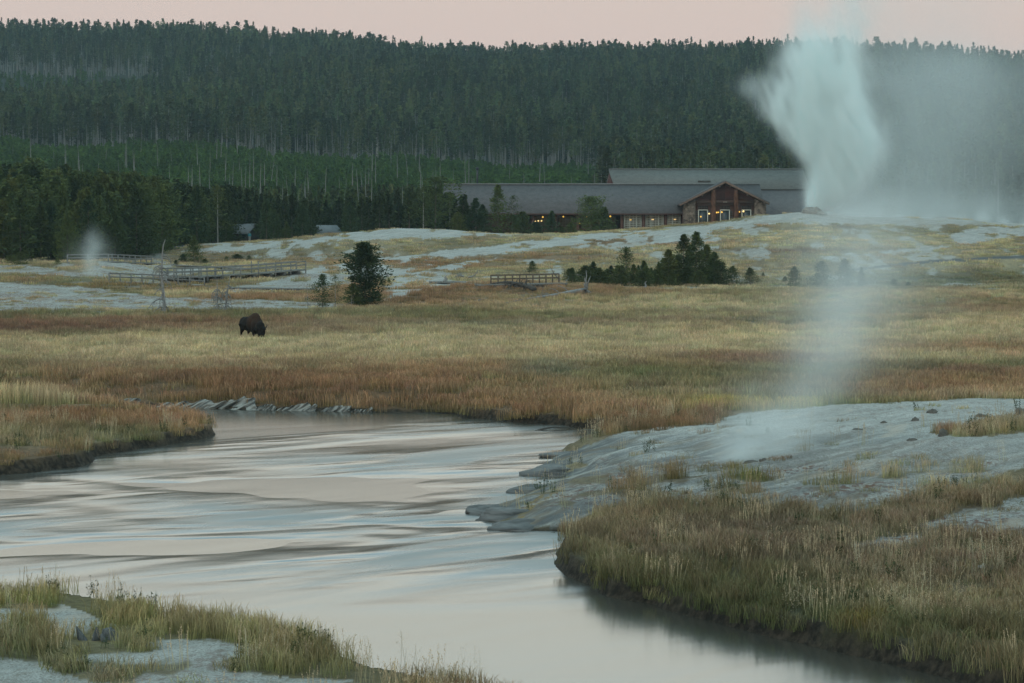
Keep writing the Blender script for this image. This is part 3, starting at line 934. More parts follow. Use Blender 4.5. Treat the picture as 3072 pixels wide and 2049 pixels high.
def stalks(seed, n, rad, hgt, kind):
    """tall stems carrying seed heads, or dark leafy forbs"""
    r = np.random.RandomState(seed)
    vs_, ts_, bl = [], [], []
    o = 0
    for i in range(n):
        a = r.rand() * 6.28; q = math.sqrt(r.rand()) * rad
        b = np.array([math.cos(a) * q, math.sin(a) * q, -.05]); h = hgt * (.6 + .5 * r.rand())
        e = b + np.array([(r.rand() - .5) * .35 * h, (r.rand() - .5) * .35 * h, h])
        w = .004
        vs_ += [b - [w, 0, 0], b + [w, 0, 0], e + [w * .6, 0, 0], e - [w * .6, 0, 0]]; ts_ += [(o, o + 1, o + 2), (o, o + 2, o + 3)]; bl += [.1, .1, .6, .6]; o += 4
        m_ = 14 if kind == 'forb' else (9 if kind == 'head' else 34)
        for k in range(m_):
            if kind == 'head':
                p = b + (e - b) * (.80 + .22 * k / m_); L_ = .035; W_ = .012; sp = .012
            elif kind == 'airy':
                p = b + (e - b) * (.55 + .5 * r.rand()); L_ = .028; W_ = .006; sp = .10
            else:
                p = b + (e - b) * (.15 + .85 * r.rand()); L_ = .07; W_ = .02; sp = .03
            p = p + (r.rand(3) - .5) * 2 * sp
            d = r.rand(3) - [.5, .5, .2]; d = d / np.linalg.norm(d) * L_
            s2 = np.cross(d, r.rand(3) - .5); s2 = s2 / np.linalg.norm(s2) * W_
            vs_ += [p - d / 2, p + s2 / 2, p + d / 2, p - s2 / 2]; ts_ += [(o, o + 1, o + 2), (o, o + 2, o + 3)]; bl += [1.0 if kind != 'forb' else .2] * 4; o += 4
    me = np_mesh('stalk', np.array(vs_), np.array(ts_), grm)
    vattr(me, 'bl', np.array(bl)); vattr(me, 'var', r.rand(len(bl)) * .5 + .25)
    return me


st_c = proto_coll('stalks', [stalks(60 + i, 9, .22, .72, 'head') for i in range(3)] + [stalks(70 + i, 5, .2, .8, 'airy') for i in range(2)] + [stalks(80 + i, 6, .14, .5, 'forb') for i in range(3)])
r = np.random.RandomState(99)
n = 9000
y = np.sqrt(r.rand(n) * (98 ** 2 - 34 ** 2) + 34 ** 2); x = (r.rand(n) * 2 - 1) * .28 * y
z = terr(x, y); d = river_d(x, y); s = sinter_w(x, y, z); cl = fbm(x * .5, y * .4, 97, 3)
keep = (d > .15) & (r.rand(n) < np.where(s > .5, .03, 1) * smooth(.38, .62, cl)) & ~((np.abs(x - STUMP[0]) < .55) & (np.abs(y - STUMP[1] + .3) < .8))
x, y, z, cl = x[keep], y[keep], z[keep], cl[keep]
n = len(x)
ki = r.choice(8, n, p=[.2, .2, .16, .05, .05, .12, .11, .11])
cc = np.where((ki > 4)[:, None], np.array([[.07, .085, .04]]), np.where((ki > 2)[:, None], np.array([[.55, .50, .36]]), np.array([[.46, .38, .25]]))) * (.7 + .6 * r.rand(n, 1))
sc_ = (.6 + .5 * r.rand(n))
scatter('tall_grass', np.stack([x, y, z], 1), np.stack([(r.rand(n) - .5) * .2, (r.rand(n) - .5) * .2, r.rand(n) * 6.28], 1), np.stack([sc_, sc_, sc_], 1), ki, cc, st_c,
        'scattered tall seed stalks and dark weeds standing in the near grass', 'weeds')

# ------------------------------------------------------------------ conifers
pine_m = foliage('pine_needles', (0.038, 0.062, 0.024), (0.078, 0.108, 0.036))
pine_warm = foliage('pine_needles_warm', (0.044, 0.062, 0.021), (0.082, 0.102, 0.034))
far_m = foliage('far_needles', (0.031, 0.050, 0.021), (0.074, 0.096, 0.036), True)
far_bark = bark('far_bark', (0.24, 0.235, 0.215))
bark_m = bark('bark', (0.12, 0.095, 0.075))
pale_m = bark('pale_bark', (0.26, 0.245, 0.215))
grey_m = simple('weathered_wood', (0.25, 0.245, 0.235), .95, .4, 3.0, (1, 1, 5), .4)
dark_m = simple('dark_wood', (0.085, 0.078, 0.07), .95, .4, 3.0, (1, 1, 3), .4)


def crown_np(seed, H_, cb, R, nb, sprays, L_, W_, power=.8, lift=.12, irr=.35, top_w=.06):
    """needle sprays along whorled branches: returns verts (n,3) and quads"""
    r = np.random.RandomState(seed)
    t = np.sort(r.rand(nb) ** .85)
    az = r.rand(nb) * 2 * math.pi
    gap = noise2(az * 1.1, t * 7, seed)              # one-sided gaps and shelves
    prof = (1 - t) ** power * (1 - np.exp(-(t + .06) * 9)) + top_w
    Lb = R * prof * (1 - irr + 2 * irr * gap) * (.75 + .4 * r.rand(nb))
    z0 = H_ * (cb + (1 - cb) * t)
    up = lift * (1.6 * t - .5) + (r.rand(nb) - .5) * .16
    k = (np.arange(sprays) + r.rand(nb, sprays)) / sprays
    k = .18 + .82 * k
    dx, dy = np.cos(az), np.sin(az)
    px = dx[:, None] * Lb[:, None] * k; py = dy[:, None] * Lb[:, None] * k
    pz = z0[:, None] + (up[:, None] * k + .10 * k * k) * Lb[:, None]
    j = .10 * Lb[:, None]
    px = px + (r.rand(nb, sprays) - .5) * (j + .1 * R); py = py + (r.rand(nb, sprays) - .5) * (j + .1 * R); pz = pz + (r.rand(nb, sprays) - .5) * .16 * R
    c = np.stack([px, py, pz], -1).reshape(-1, 3); n = len(c)
    d = np.stack([np.repeat(dx, sprays), np.repeat(dy, sprays), .25 + 0 * np.repeat(dx, sprays)], 1) + (r.rand(n, 3) - .5) * 1.5
    d /= np.linalg.norm(d, axis=1)[:, None]
    s_ = np.cross(d, r.rand(n, 3) - .5); s_ /= np.linalg.norm(s_, axis=1)[:, None]
    ln = L_ * (.6 + .8 * r.rand(n))[:, None]; w = W_ * (.6 + .8 * r.rand(n))[:, None]
    v = np.stack([c - d * ln * .5, c + s_ * w * .5, c + d * ln * .5, c - s_ * w * .5], 1).reshape(-1, 3)
    q = np.arange(n * 4).reshape(-1, 4)
    # leader at the tip
    return v, q


def trunk_mb(H_, r0, top=.98, stubs=0, seed=0, lean=0.0, sides=7):
    r = random.Random(seed)
    m = MB()
    zz = [-.3, 0, H_ * .25, H_ * .5, H_ * .75, H_ * top]
    m.tube([(lean * abs(z / H_) ** 1.5 * H_, 0, z) for z in zz], [r0 * 1.25, r0 * 1.1, r0 * .85, r0 * .62, r0 * .38, r0 * .08], sides)
    for i in range(stubs):
        z = H_ * r.uniform(.15, .75); a = r.uniform(0, 6.28); l = r.uniform(.4, 1.3) * (1 - z / H_) + .3
        m.tube([(0, 0, z), (math.cos(a) * l * .6, math.sin(a) * l * .6, z + .05), (math.cos(a) * l, math.sin(a) * l, z - .12)], [r0 * .18, r0 * .12, r0 * .04], 4)
    return m


# near tree kinds, 10 m tall each; crown and trunk meshes
KINDS = {}


def add_kind(key, H_, cb, R, nb, sp, L_, W_, mat=pine_m, bm=bark_m, **kw):
    lst = []
    R = R * 1.9; nb = int(nb * 1.25)
    for i in range(3):
        v, q = crown_np(100 * len(KINDS) + i, H_, cb, R, nb, sp, L_, W_, **kw)
        lst.append((np_mesh('crown', v, q, pine_warm if (i == 1 and mat is pine_m) else mat), trunk_mb(H_, H_ * .012, .97, 10, i).mesh('trunk', bm, True)))
    KINDS[key] = lst


add_kind('cone', 10, .03, 2.3, 260, 10, .55, .17, power=1.0)
add_kind('great', 10, .02, 1.95, 420, 17, .42, .16, power=.42, irr=.6, lift=.35)
add_kind('slim', 10, .05, 1.6, 240, 8, .48, .15, power=.8)
add_kind('bushy', 10, .02, 3.4, 300, 12, .60, .20, power=.60, irr=.5, lift=.3)
add_kind('broad', 10, .10, 3.3, 280, 11, .60, .20, power=.45, irr=.7, lift=.35)
add_kind('sparse', 10, .22, 1.9, 120, 6, .42, .12, power=.7, irr=.6, mat=pine_warm, bm=pale_m)
add_kind('young', 10, .02, 3.8, 200, 9, .9, .30, power=.8, mat=pine_warm, lift=.4)
add_kind('ragged', 10, .12, 2.3, 170, 9, .55, .17, power=.5, irr=.8, lift=.2)
RT = random.Random(5)


def tree(kind, x, y, h, label, cat='pine tree', group=None, name='pine_tree', wide=1.0, var=None, z=None, lean=0.0):
    crown, trunk = KINDS[kind][RT.randrange(3) if var is None else var]
    if z is None:
        z = ground(x, y) - .08
    o = empty(name, (x, y, z), RT.uniform(0, 6.28), label, cat, group)
    s_ = h / 10.0
    for nm, me in (('trunk', trunk), ('crown', crown)):
        c = link(bpy.data.objects.new(nm, me), o)
        c.scale = (s_ * wide, s_ * wide, s_)
        c.rotation_euler = (lean, 0, 0)
    return o


def tree_px(kind, u, vb, vt, label, s=S, Y=None, **kw):
    """a tree whose foot shows at (u, vb) and whose top shows at vt, given in view pixels"""
    if Y is None:
        p = hit(u * s, vb * s)
    else:
        x, y, _ = at_y(u * s, vb * s, Y)
        p = (float(x), Y, ground(float(x), Y))
    top = float(at_y(u * s, vt * s, p[1])[2])
    return tree(kind, p[0], p[1], max(top - p[2], .4), label, **kw)


# --- pines and bushes one can point at ---
tree_px('cone', 445, 603, 541, 'dark bushy pine standing alone beside the small road at the forest edge', wide=1.25)
tree_px('great', 838, 703, 560, 'large ragged pine with a broad leaning crown at the meadow edge', wide=1.25, var=1)
tree_px('young', 812, 706, 652, 'low dark green pine at the foot of the large ragged pine', wide=1.0, var=0)
tree_px('ragged', 740, 713, 629, 'slim yellowish pine, left of the pair before the large ragged pine', wide=.95)
tree_px('sparse', 770, 712, 631, 'thin grey green pine, right of the pair before the large ragged pine', wide=1.1)
for a in [(545, 598, 583, 'low spreading juniper bush on the tan slope, widest of the small bushes', 2.4), (520, 600, 588, 'small round bush left of the widest juniper bush', 1.2),
          (572, 598, 586, 'small bush at the right end of the widest juniper bush', 1.3), (470, 606, 594, 'low bush at the foot of the lone bushy pine', 1.8),
          (420, 604, 583, 'small pointed bush left of the lone bushy pine', 1.2), (404, 611, 596, 'round green bush beside the upper boardwalk', 1.0),
          (48, 606, 578, 'wide dark bush at the left forest edge', 1.5), (25, 607, 585, 'dark bush at the far left of the forest edge', 1.5), (132, 607, 592, 'small dark bush before the railing, left of the thin steam', 1.2),
          (1222, 626, 599, 'small round pine bush alone on the tan slope', .9), (893, 652, 640, 'tiny bush on the slope right of the large pine', 1.1), (867, 697, 668, 'scrubby bush right of the large ragged pine', 1.0),
          (1065, 519, 503, 'bush on the pale mound before the lodge roof', 1.1), (1108, 525, 514, 'tiny bush on the crest of the pale mound', 1.0)]:
    tree_px('young', a[0], a[1], a[2], a[3], cat='bush', name='bush', wide=a[4])
# before the lodge
LT = [('ragged', 1000, 521, 407, 'tall dark pine at the left end of the lodge roof', 1.25, 404), ('sparse', 972, 523, 428, 'thin half bare pine left of the tall dark pine by the lodge', 1.1, 402),
      ('slim', 1143, 516, 425, 'narrow dark spruce in front of the lodge roof', 1.1, 405), ('sparse', 1176, 512, 448, 'sparse pine with a pale trunk right of the narrow spruce', 1.1, 406),
      ('cone', 1071, 518, 466, 'leftmost of the small spruces clustered before the lodge roof', 1.0, 405), ('cone', 1092, 518, 456, 'middle and tallest of the small spruces clustered before the lodge roof', 1.2, 404),
      ('cone', 1108, 517, 470, 'rightmost of the small spruces clustered before the lodge roof', 1.1, 407), ('young', 1050, 524, 489, 'rounded young pine at the foot of the lodge roof', .9, 403),
      ('sparse', 1033, 523, 442, 'dead looking pale pine before the lodge roof', 1.0, 409), ('young', 1198, 516, 488, 'small pine at the start of the lodge porch', 1.0, 407),
      ('cone', 1267, 530, 484, 'small dark pine between the first and second porch posts', 1.1, 425), ('broad', 1357, 532, 455, 'large rounded pine growing before the lodge porch', .92, 424),
      ('young', 1310, 533, 512, 'little bush right of the third porch post', 1.0, 424), ('young', 1230, 524, 510, 'low bush under the porch lights', 1.3, 420), ('young', 1290, 531, 520, 'low bush between porch posts', 1.0, 425),
      ('young', 1385, 533, 478, 'small pine leaning on the right of the rounded porch pine', .8, 426), ('ragged', 1180, 515, 492, 'grey green sapling by the narrow spruce', 1.0, 404)]
for k, u, vb, vt, lb, w, Y in LT:
    tree_px(k, u, vb, vt, lb, Y=Y, wide=w)
# the grove in the middle
GV = [(1308, 646, 615, 'young', 'leftmost low pine of the grove behind the fallen logs', .9), (1331, 649, 621, 'young', 'low rounded pine second from the left of the grove', .8),
      (1362, 651, 598, 'cone', 'pointed pine near the left end of the grove', .9), (1385, 652, 622, 'young', 'short pine between the first two pointed grove pines', .8),
      (1403, 651, 607, 'cone', 'medium pine in the left half of the grove', .9), (1437, 650, 565, 'ragged', 'ragged crowned pine with an open top in the left half of the grove', .85),
      (1455, 653, 604, 'cone', 'pine right of the ragged crowned pine in the grove', .9), (1478, 653, 596, 'cone', 'bright green pine in the middle of the grove', .9),
      (1495, 654, 612, 'cone', 'short pine in the middle of the grove', .9), (1512, 654, 598, 'slim', 'slim pine left of the tall pines of the grove', .95),
      (1535, 654, 571, 'cone', 'full pine just left of the two tallest of the grove', .95), (1556, 655, 585, 'cone', 'broad pine under the two tallest of the grove', 1.0),
      (1569, 655, 536, 'slim', 'second tallest pine of the grove with a crooked tip', 1.35), (1598, 655, 531, 'slim', 'tallest pine of the grove', 1.3),
      (1622, 655, 560, 'cone', 'dark pine right of the tallest of the grove', .85), (1640, 656, 577, 'cone', 'pine on the right shoulder of the grove', .95),
      (1655, 656, 602, 'young', 'low dense pine at the right end of the grove', .7), (1425, 655, 628, 'young', 'light green sapling in front of the grove', .8),
      (1475, 656, 620, 'young', 'light green bushy sapling before the middle of the grove', .9), (1510, 657, 640, 'young', 'low spreading pine before the middle of the grove', 1.2),
      (1682, 653, 610, 'young', 'small pine just right of the grove, left of a pair', .65), (1722, 655, 612, 'cone', 'small conical pine just right of the grove, right of a pair', 1.3),
      (1542, 657, 628, 'young', 'low bush at the foot of the tall grove pines', .9), (1605, 657, 620, 'young', 'dark low pine under the tallest of the grove', .9)]
GV += [(1346, 650, 618, 'cone', 'small pine at the left end of the grove, behind the pointed pine', 1.0), (1372, 649, 612, 'slim', 'thin pine just right of the pointed pine at the left of the grove', 1.0),
       (1394, 650, 614, 'cone', 'green pine between two short ones in the left of the grove', 1.0), (1418, 650, 606, 'cone', 'pine left of the ragged crowned pine in the grove', 1.0),
       (1466, 651, 606, 'slim', 'thin pine left of the bright green one in the grove', 1.0), (1523, 652, 590, 'cone', 'pine squeezed between the slim and the full pine of the grove', .9),
       (1583, 653, 570, 'cone', 'dark pine squeezed between the two tallest of the grove', .9), (1634, 653, 590, 'slim', 'thin pine near the right shoulder of the grove', 1.1)]
for u, vb, vt, k, lb, w in GV:
    tree_px(k, u, vb + 1, vt + 2, lb, wide=w * (1.45 if k in ('cone', 'young') else 1.0))
for u, vb, vt, k, lb, w in [(1823, 661, 613, 'young', 'rounded pine alone left of the misty pines', .78), (1886, 659, 601, 'young', 'left of the two pale misty pines in the steam', .85),
                            (1938, 659, 597, 'young', 'right and tallest of the pale misty pines in the steam', .8), (1977, 659, 612, 'cone', 'narrow misty pine beside the tallest misty pine', .85),
                            (2052, 658, 640, 'young', 'low misty bush in the drifting steam', 1.2), (1802, 652, 634, 'young', 'tiny bush left of the rounded pine', .9), (1752, 637, 625, 'young', 'dark dot of a bush on the slope right of the grove', .8),
                            (2085, 660, 646, 'young', 'faint low bush right of the misty bush', 1.3)]:
    tree_px(k, u, vb, vt, lb, wide=w)

rg = random.Random(21)
for i in range(13):
    u_ = 1318 + i * 26.5 + rg.uniform(-6, 6)
    tree_px('young' if i % 3 else 'cone', u_, 655 + rg.uniform(-1, 2), 655 - rg.uniform(30, 48), 'low dense dark green pine in the row that closes the grove before the geyser slope', group='low pines filling the grove', wide=1.35)

# --- edge of the forest on the left: the nearest pines, one object each ---
TOPS = np.array([(-600, 480), (0, 490), (130, 488), (260, 508), (390, 520), (520, 530), (620, 560), (700, 548), (800, 578), (900, 590), (1000, 588), (1100, 585),
                 (1200, 560), (1300, 552), (1420, 600), (1600, 640)], float)
rr = np.random.RandomState(11)
cand = []
for i in range(6000):
    Y = rr.uniform(318, 470); u = rr.uniform(-260, 1390)
    if Y < float(forest_front(u)) + rr.uniform(0, 4):
        continue
    x = float(at_y(u, 700, Y)[0])
    cand.append((Y, x, u))
cand.sort()
kept = []
for Y, x, u in cand:
    if all((x - a) ** 2 + (Y - b) ** 2 > (2.6 if Y < 360 else 3.1) ** 2 for a, b, _ in kept[-160:]):
        # keep clear of the two cabins and the road
        if any(abs(u - cu) < 48 and Y < 438 for cu in (735, 985)) or (500 < u < 585 and Y < 400):
            continue
        kept.append((x, Y, u))
print('FOREST EDGE', len(kept))
edge = []
rest = []
for i, (x, Y, u) in enumerate(kept):
    vt = np.interp(u, TOPS[:, 0], TOPS[:, 1]) + rr.uniform(-4, 95) * (1 if rr.rand() < .75 else .2)
    ztop = float(at_y(u, vt, Y)[2])
    g_ = ground(x, Y)
    h = ztop - g_
    h = float(np.clip(h * (.72 + .28 * smooth(318, 380, Y)), 2.5, 15))
    if i < 215:
        kd = rr.choice(['cone', 'cone', 'slim', 'bushy', 'ragged', 'sparse'], p=[.3, .25, .17, .1, .11, .07])
        lab = {'cone': 'dark green conical pine in the dense forest edge left of the lodge', 'slim': 'slim dark pine in the dense forest edge left of the lodge',
               'bushy': 'broad bushy pine in the dense forest edge left of the lodge', 'ragged': 'ragged topped pine in the dense forest edge left of the lodge',
               'sparse': 'thin pale trunked pine in the dense forest edge left of the lodge'}[kd]
        tree(kd, x, Y, h, lab, group={'cone': 'conical pines of the left forest edge', 'slim': 'slim pines of the left forest edge', 'bushy': 'bushy pines of the left forest edge',
                                      'ragged': 'ragged pines of the left forest edge', 'sparse': 'thin pines of the left forest edge'}[kd], wide=float({'bushy': .72, 'cone': .95}.get(kd, 1.1)), z=g_ - .08)
    else:
        rest.append((x, Y, h))

# --- the far wooded hillside: thousands of trees, beyond counting ---


def far_proto(seed, H_, cb, R, nb, sp, L_, W_, bm, **kw):
    v, q = crown_np(seed, H_, cb, R, nb, sp, L_, W_, **kw)
    m = trunk_mb(H_, H_ * .011 + .02, .95, 0, seed, 0, 5)
    tv = np.vstack(m.v); tq = np.vstack(m.q); tt = np.vstack(m.t)
    me = np_mesh('far_tree', np.vstack([v, tv]), [q, tq + len(v), tt + len(v)], far_m)
    me.materials.append(bm)
    mi = np.zeros(len(q) + len(tq) + len(tt), np.int32); mi[len(q):] = 1
    me.polygons.foreach_set('material_index', mi)
    return me


def snag_proto(seed):
    m = trunk_mb(16, .17, .95, 14, seed, random.Random(seed).uniform(-.08, .08), 5)
    me = m.mesh('far_snag', far_bark)
    return me


protos = []
for i in range(4):
    protos.append(far_proto(200 + i, 18, .45 + .06 * (i % 2), [1.9, 2.6, 1.6, 2.3][i], 110, 5, .90, .34, far_bark, power=[.8, .5, .9, .6][i], irr=.55, top_w=[.08, .2, .06, .15][i]))      # 0-3 mature, bare trunk
for i in range(3):
    protos.append(far_proto(300 + i, 16, .12, [2.2, 3.0, 2.6][i], 130, 6, 1.0, .42, bark_m, power=[.8, .6, 1.0][i], irr=.5, top_w=.06))     # 4-6 full
for i in range(3):
    protos.append(far_proto(400 + i, 5, .02, 1.5, 70, 5, .75, .32, bark_m, power=.8, top_w=.08))                # 7-9 young
for i in range(3):
    protos.append(snag_proto(500 + i))                                                                          # 10-12 dead
far_c = proto_coll('far_tree', protos)
r = np.random.RandomState(77)


def band(y0, y1, dens, tmax=.29):
    n = int(dens * (y1 ** 2 - y0 ** 2) * tmax)
    y = np.sqrt(r.rand(n) * (y1 ** 2 - y0 ** 2) + y0 ** 2); x = (r.rand(n) * 2 - 1) * tmax * y
    return x, y


segs = [band(425, 560, 1 / 16), band(560, 960, 1 / 7), band(960, 1340, 1 / 26), band(1340, 1520, 1 / 26), band(1520, 2010, 1 / 34)]
fx = np.concatenate([s_[0] for s_ in segs]); fy = np.concatenate([s_[1] for s_ in segs])
fz = terr(fx, fy); fu, fv = proj(fx, fy, fz)
wob = (fbm(fx * .02, fy * .02, 88, 3) - .5)
young = (fy > 560) & (fy < 955 + wob * 40) & (fu < 1830 + wob * 200)
young |= (fy > 1352) & (fy < 1500 + wob * 30) & (fu < 470 + wob * 260)
young |= (np.abs(fy - 1352) < 26) & (fu > 1150) & (fu < 1460)
young |= (np.abs(fy - 1400) < 45) & (fu > 1930) & (fu < 2160)
young |= (fy > 560) & (fy < 640) & (fu >= 1830)
keepm = np.where(young, 1.0, np.where((fy > 560) & (fy < 960), .42, 1.0))
mid = (fy < 560)
keepm = np.where(mid & ((fu > 1290) & (fu < 2470) & (fy < 520)), 0, keepm)      # the lodge stands here
keepm = np.where(mid & (fu <= 1400) & (fy < 470), 0, keepm)
kk = r.rand(len(fx)) < keepm
fx, fy, fz, fu, fv, young, mid = [q[kk] for q in (fx, fy, fz, fu, fv, young, mid)]
n = len(fx)
ix = r.randint(0, 4, n)
full = (r.rand(n) < .38)
ix = np.where(full, 4 + r.randint(0, 3, n), ix)
edge_ = (np.abs(fy - 975) < 26) | (np.abs(fy - 1525) < 22) | (np.abs(fy - 1400) < 15)
ix = np.where(edge_, r.randint(0, 4, n), ix)
ix = np.where(mid, 4 + r.randint(0, 3, n), ix)
ix = np.where(young, 7 + r.randint(0, 3, n), ix)
psn = np.where(young, .009, .12) + .22 * ((fy > 1490) & (fy < 1640) & (fu < 1100)) + .05 * (fy > 1700) + .18 * edge_
sn = r.rand(n) < psn
ix = np.where(sn, 10 + r.randint(0, 3, n), ix)
hs = .50 + .70 * r.rand(n)
hs = np.where(fy > 1840, hs * (.62 + .42 * r.rand(n)), hs)
hs = np.where(mid, .42 + .25 * r.rand(n), hs)
hs = np.where((fy > 560) & (fy < 960) & ~young, hs * .85, hs)
hs = np.where(young & (fy < 1000), hs * (.75 + .6 * fbm(fx * .03, fy * .03, 90)), hs)
hs = np.where(sn, .55 + .5 * r.rand(n), hs)
ws = hs * (.85 + .3 * r.rand(n))
# kinds differ in hue: young growth is brighter, old stands browner
tone = (.6 + 1.45 * r.rand(n) ** 1.5) * (.45 + 1.1 * fbm(fx * .006, fy * .014, 93, 3))
colr = np.stack([tone * (1.0 + .35 * (r.rand(n) - .3)), tone, tone * (.85 + .25 * r.rand(n))], 1)
yt = .75 + .5 * r.rand(n)
yc = np.stack([yt * 1.20, yt * 1.60, yt * .75], 1) * (.7 + .6 * fbm(fx * .02, fy * .02, 98, 3))[:, None]
colr = np.where(young[:, None], yc, colr)
ex = np.array(rest)
if len(ex):
    fx = np.concatenate([fx, ex[:, 0]]); fy = np.concatenate([fy, ex[:, 1]]); fz = np.concatenate([fz, terr(ex[:, 0], ex[:, 1])])
    m_ = len(ex)
    ix = np.concatenate([ix, 4 + r.randint(0, 3, m_)]); hs = np.concatenate([hs, ex[:, 2] / 16]); ws = np.concatenate([ws, ex[:, 2] / 14])
    colr = np.concatenate([colr, np.tile([.75, .75, .6], (m_, 1)) * (.7 + .6 * r.rand(m_, 1))])
n = len(fx)
rot = np.stack([np.where(r.rand(n) < .06, (r.rand(n) - .5) * .35, (r.rand(n) - .5) * .05), (r.rand(n) - .5) * .05, r.rand(n) * 6.28], 1)
print('FAR TREES', n)
scatter('forest', np.stack([fx, fy, fz - .2], 1), rot, np.stack([ws, ws, hs], 1), ix, colr, far_c, 'dense conifer forest covering the far hillside up to the skyline', 'forest')

# ------------------------------------------------------------------ built things
def part(mb, name, mat, parent, sm=False):
    """a part modelled in world coordinates, stored relative to the thing it belongs to"""
    loc = np.array(parent.location)
    q = parent
    while q.parent is not None:
        q = q.parent
        loc = loc + np.array(q.location)
    mb.v = [a - loc for a in mb.v]
    return mb.obj(name, mat, parent, sm)


def Pt(u, v, Y):
    x, y, z = at_y(u, v, Y)
    return np.array([float(x), float(Y), float(z)])


def shingle(name, c0, c1, band=9.0):
    m, nt_, b = new_mat(name)
    N_, L_ = nt_.nodes, nt_.links
    tc = N_.new('ShaderNodeTexCoord')
    wv_ = N_.new('ShaderNodeTexWave'); wv_.wave_type = 'BANDS'; wv_.bands_direction = 'Z'
    wv_.inputs['Scale'].default_value = band * .2; wv_.inputs['Distortion'].default_value = 1.2; wv_.inputs['Detail'].default_value = 3; wv_.inputs['Detail Scale'].default_value = 1.5
    L_.new(tc.outputs['Object'], wv_.inputs['Vector'])
    nz = N_.new('ShaderNodeTexNoise'); nz.inputs['Scale'].default_value = 1.1; nz.inputs['Detail'].default_value = 8; nz.inputs['Roughness'].default_value = .75
    L_.new(tc.outputs['Object'], nz.inputs['Vector'])
    ad = N_.new('ShaderNodeMath'); ad.operation = 'MULTIPLY_ADD'; ad.inputs[1].default_value = .42
    L_.new(wv_.outputs['Fac'], ad.inputs[0]); L_.new(nz.outputs['Fac'], ad.inputs[2])
    r_ = N_.new('ShaderNodeValToRGB'); r_.color_ramp.elements[0].position = .42; r_.color_ramp.elements[1].position = .86
    r_.color_ramp.elements[0].color = (*c0, 1); r_.color_ramp.elements[1].color = (*c1, 1)
    L_.new(ad.outputs[0], r_.inputs[0]); L_.new(r_.outputs[0], b.inputs['Base Color'])
    bp_ = N_.new('ShaderNodeBump'); bp_.inputs['Strength'].default_value = .6; bp_.inputs['Distance'].default_value = .08
    L_.new(ad.outputs[0], bp_.inputs['Height']); L_.new(bp_.outputs[0], b.inputs['Normal'])
    return m


roof_m = shingle('shingle_roof', (0.064, 0.060, 0.061), (0.150, 0.138, 0.138))
roof_g = shingle('grey_shingle_roof', (0.09, 0.092, 0.086), (0.19, 0.19, 0.175))
ridge_m = simple('ridge_shingle', (0.22, 0.22, 0.215), .9, .25, 4)
red_sh = shingle('red_shingle_wall', (0.055, 0.026, 0.022), (0.105, 0.045, 0.038), 14)
brown_m = simple('brown_board', (0.095, 0.045, 0.034), .85, .3, 3, (1, 1, 4))
post_m = simple('red_brown_post', (0.135, 0.068, 0.050), .85, .25, 3)
log_m = simple('peeled_log', (0.13, 0.062, 0.040), .8, .6, 2.2, (1, 1, .6))
trim_m = simple('roof_trim', (0.20, 0.13, 0.10), .8, .3, 3)
white_m = simple('cream_paint', (0.60, 0.58, 0.50), .6, .08, 6)
cream_m = simple('window_bars', (0.58, 0.57, 0.49), .6, .1, 6)
dark_room = simple('dark_interior', (0.018, 0.012, 0.010), .9, .2, 3)
stone_m, nt_, b_ = new_mat('field_stone')
vo = nt_.nodes.new('ShaderNodeTexVoronoi'); vo.inputs['Scale'].default_value = 2.6
tc_n = nt_.nodes.new('ShaderNodeTexCoord'); nt_.links.new(tc_n.outputs['Object'], vo.inputs['Vector'])
rs = nt_.nodes.new('ShaderNodeValToRGB')
for e_, (p_, c_) in zip([rs.color_ramp.elements[0], rs.color_ramp.elements.new(.5), rs.color_ramp.elements[1]],
                        [(0, (0.07, 0.05, 0.04)), (.5, (0.15, 0.115, 0.09)), (1, (0.24, 0.18, 0.135))]):
    e_.position = p_; e_.color = (*c_, 1)
sx_ = nt_.nodes.new('ShaderNodeSeparateColor'); nt_.links.new(vo.outputs['Color'], sx_.inputs[0])
nt_.links.new(sx_.outputs[0], rs.inputs[0]); nt_.links.new(rs.outputs[0], b_.inputs['Base Color'])
glass_m, nt_, b_ = new_mat('window_glass')
b_.inputs['Base Color'].default_value = (0.035, 0.042, 0.045, 1); b_.inputs['Roughness'].default_value = .25; b_.inputs['Specular IOR Level'].default_value = .5
warm_m, nt_, b_ = new_mat('warm_lit_glass')
b_.inputs['Base Color'].default_value = (0.07, 0.065, 0.05, 1); b_.inputs['Roughness'].default_value = .3
b_.inputs['Emission Color'].default_value = (1.0, .62, .2, 1); b_.inputs['Emission Strength'].default_value = .012
lamp_m = emit_mat('lamp_glow', (1.0, .56, .10), 1.0)
lamp_w = emit_mat('lamp_glow_pale', (1.0, .70, .28), 1.3)
pipe_m = simple('stove_pipe', (0.05, 0.055, 0.06), .5, .15, 3)


def slab(mb, a, b, c, d, th):
    """thick sheet through four corners (a b lower edge, c d upper edge)"""
    a, b, c, d = [np.array(q, float) for q in (a, b, c, d)]
    n_ = np.cross(b - a, d - a); n_ /= np.linalg.norm(n_)
    o = -n_ * th
    v = [a, b, c, d, a + o, b + o, c + o, d + o]
    return mb.add(v, [(0, 1, 2, 3), (7, 6, 5, 4), (0, 4, 5, 1), (1, 5, 6, 2), (2, 6, 7, 3), (3, 7, 4, 0)])


YW = 450.0
LG = hit(1900, 696)[2] - .2
lodge = empty('lodge', (Pt(1900, 700, YW)[0], YW, LG), 0, 'long low log lodge with grey shingle roof, stone gable front and lit porch lamps', 'lodge')
base_z = 7.4


def wall_box(u0, u1, v0, Y0, Y1, zb=base_z):
    a = Pt(u0, v0, Y0); b = Pt(u1, v0, Y0)
    return (a[0], Y0, zb), (b[0], Y1, a[2])


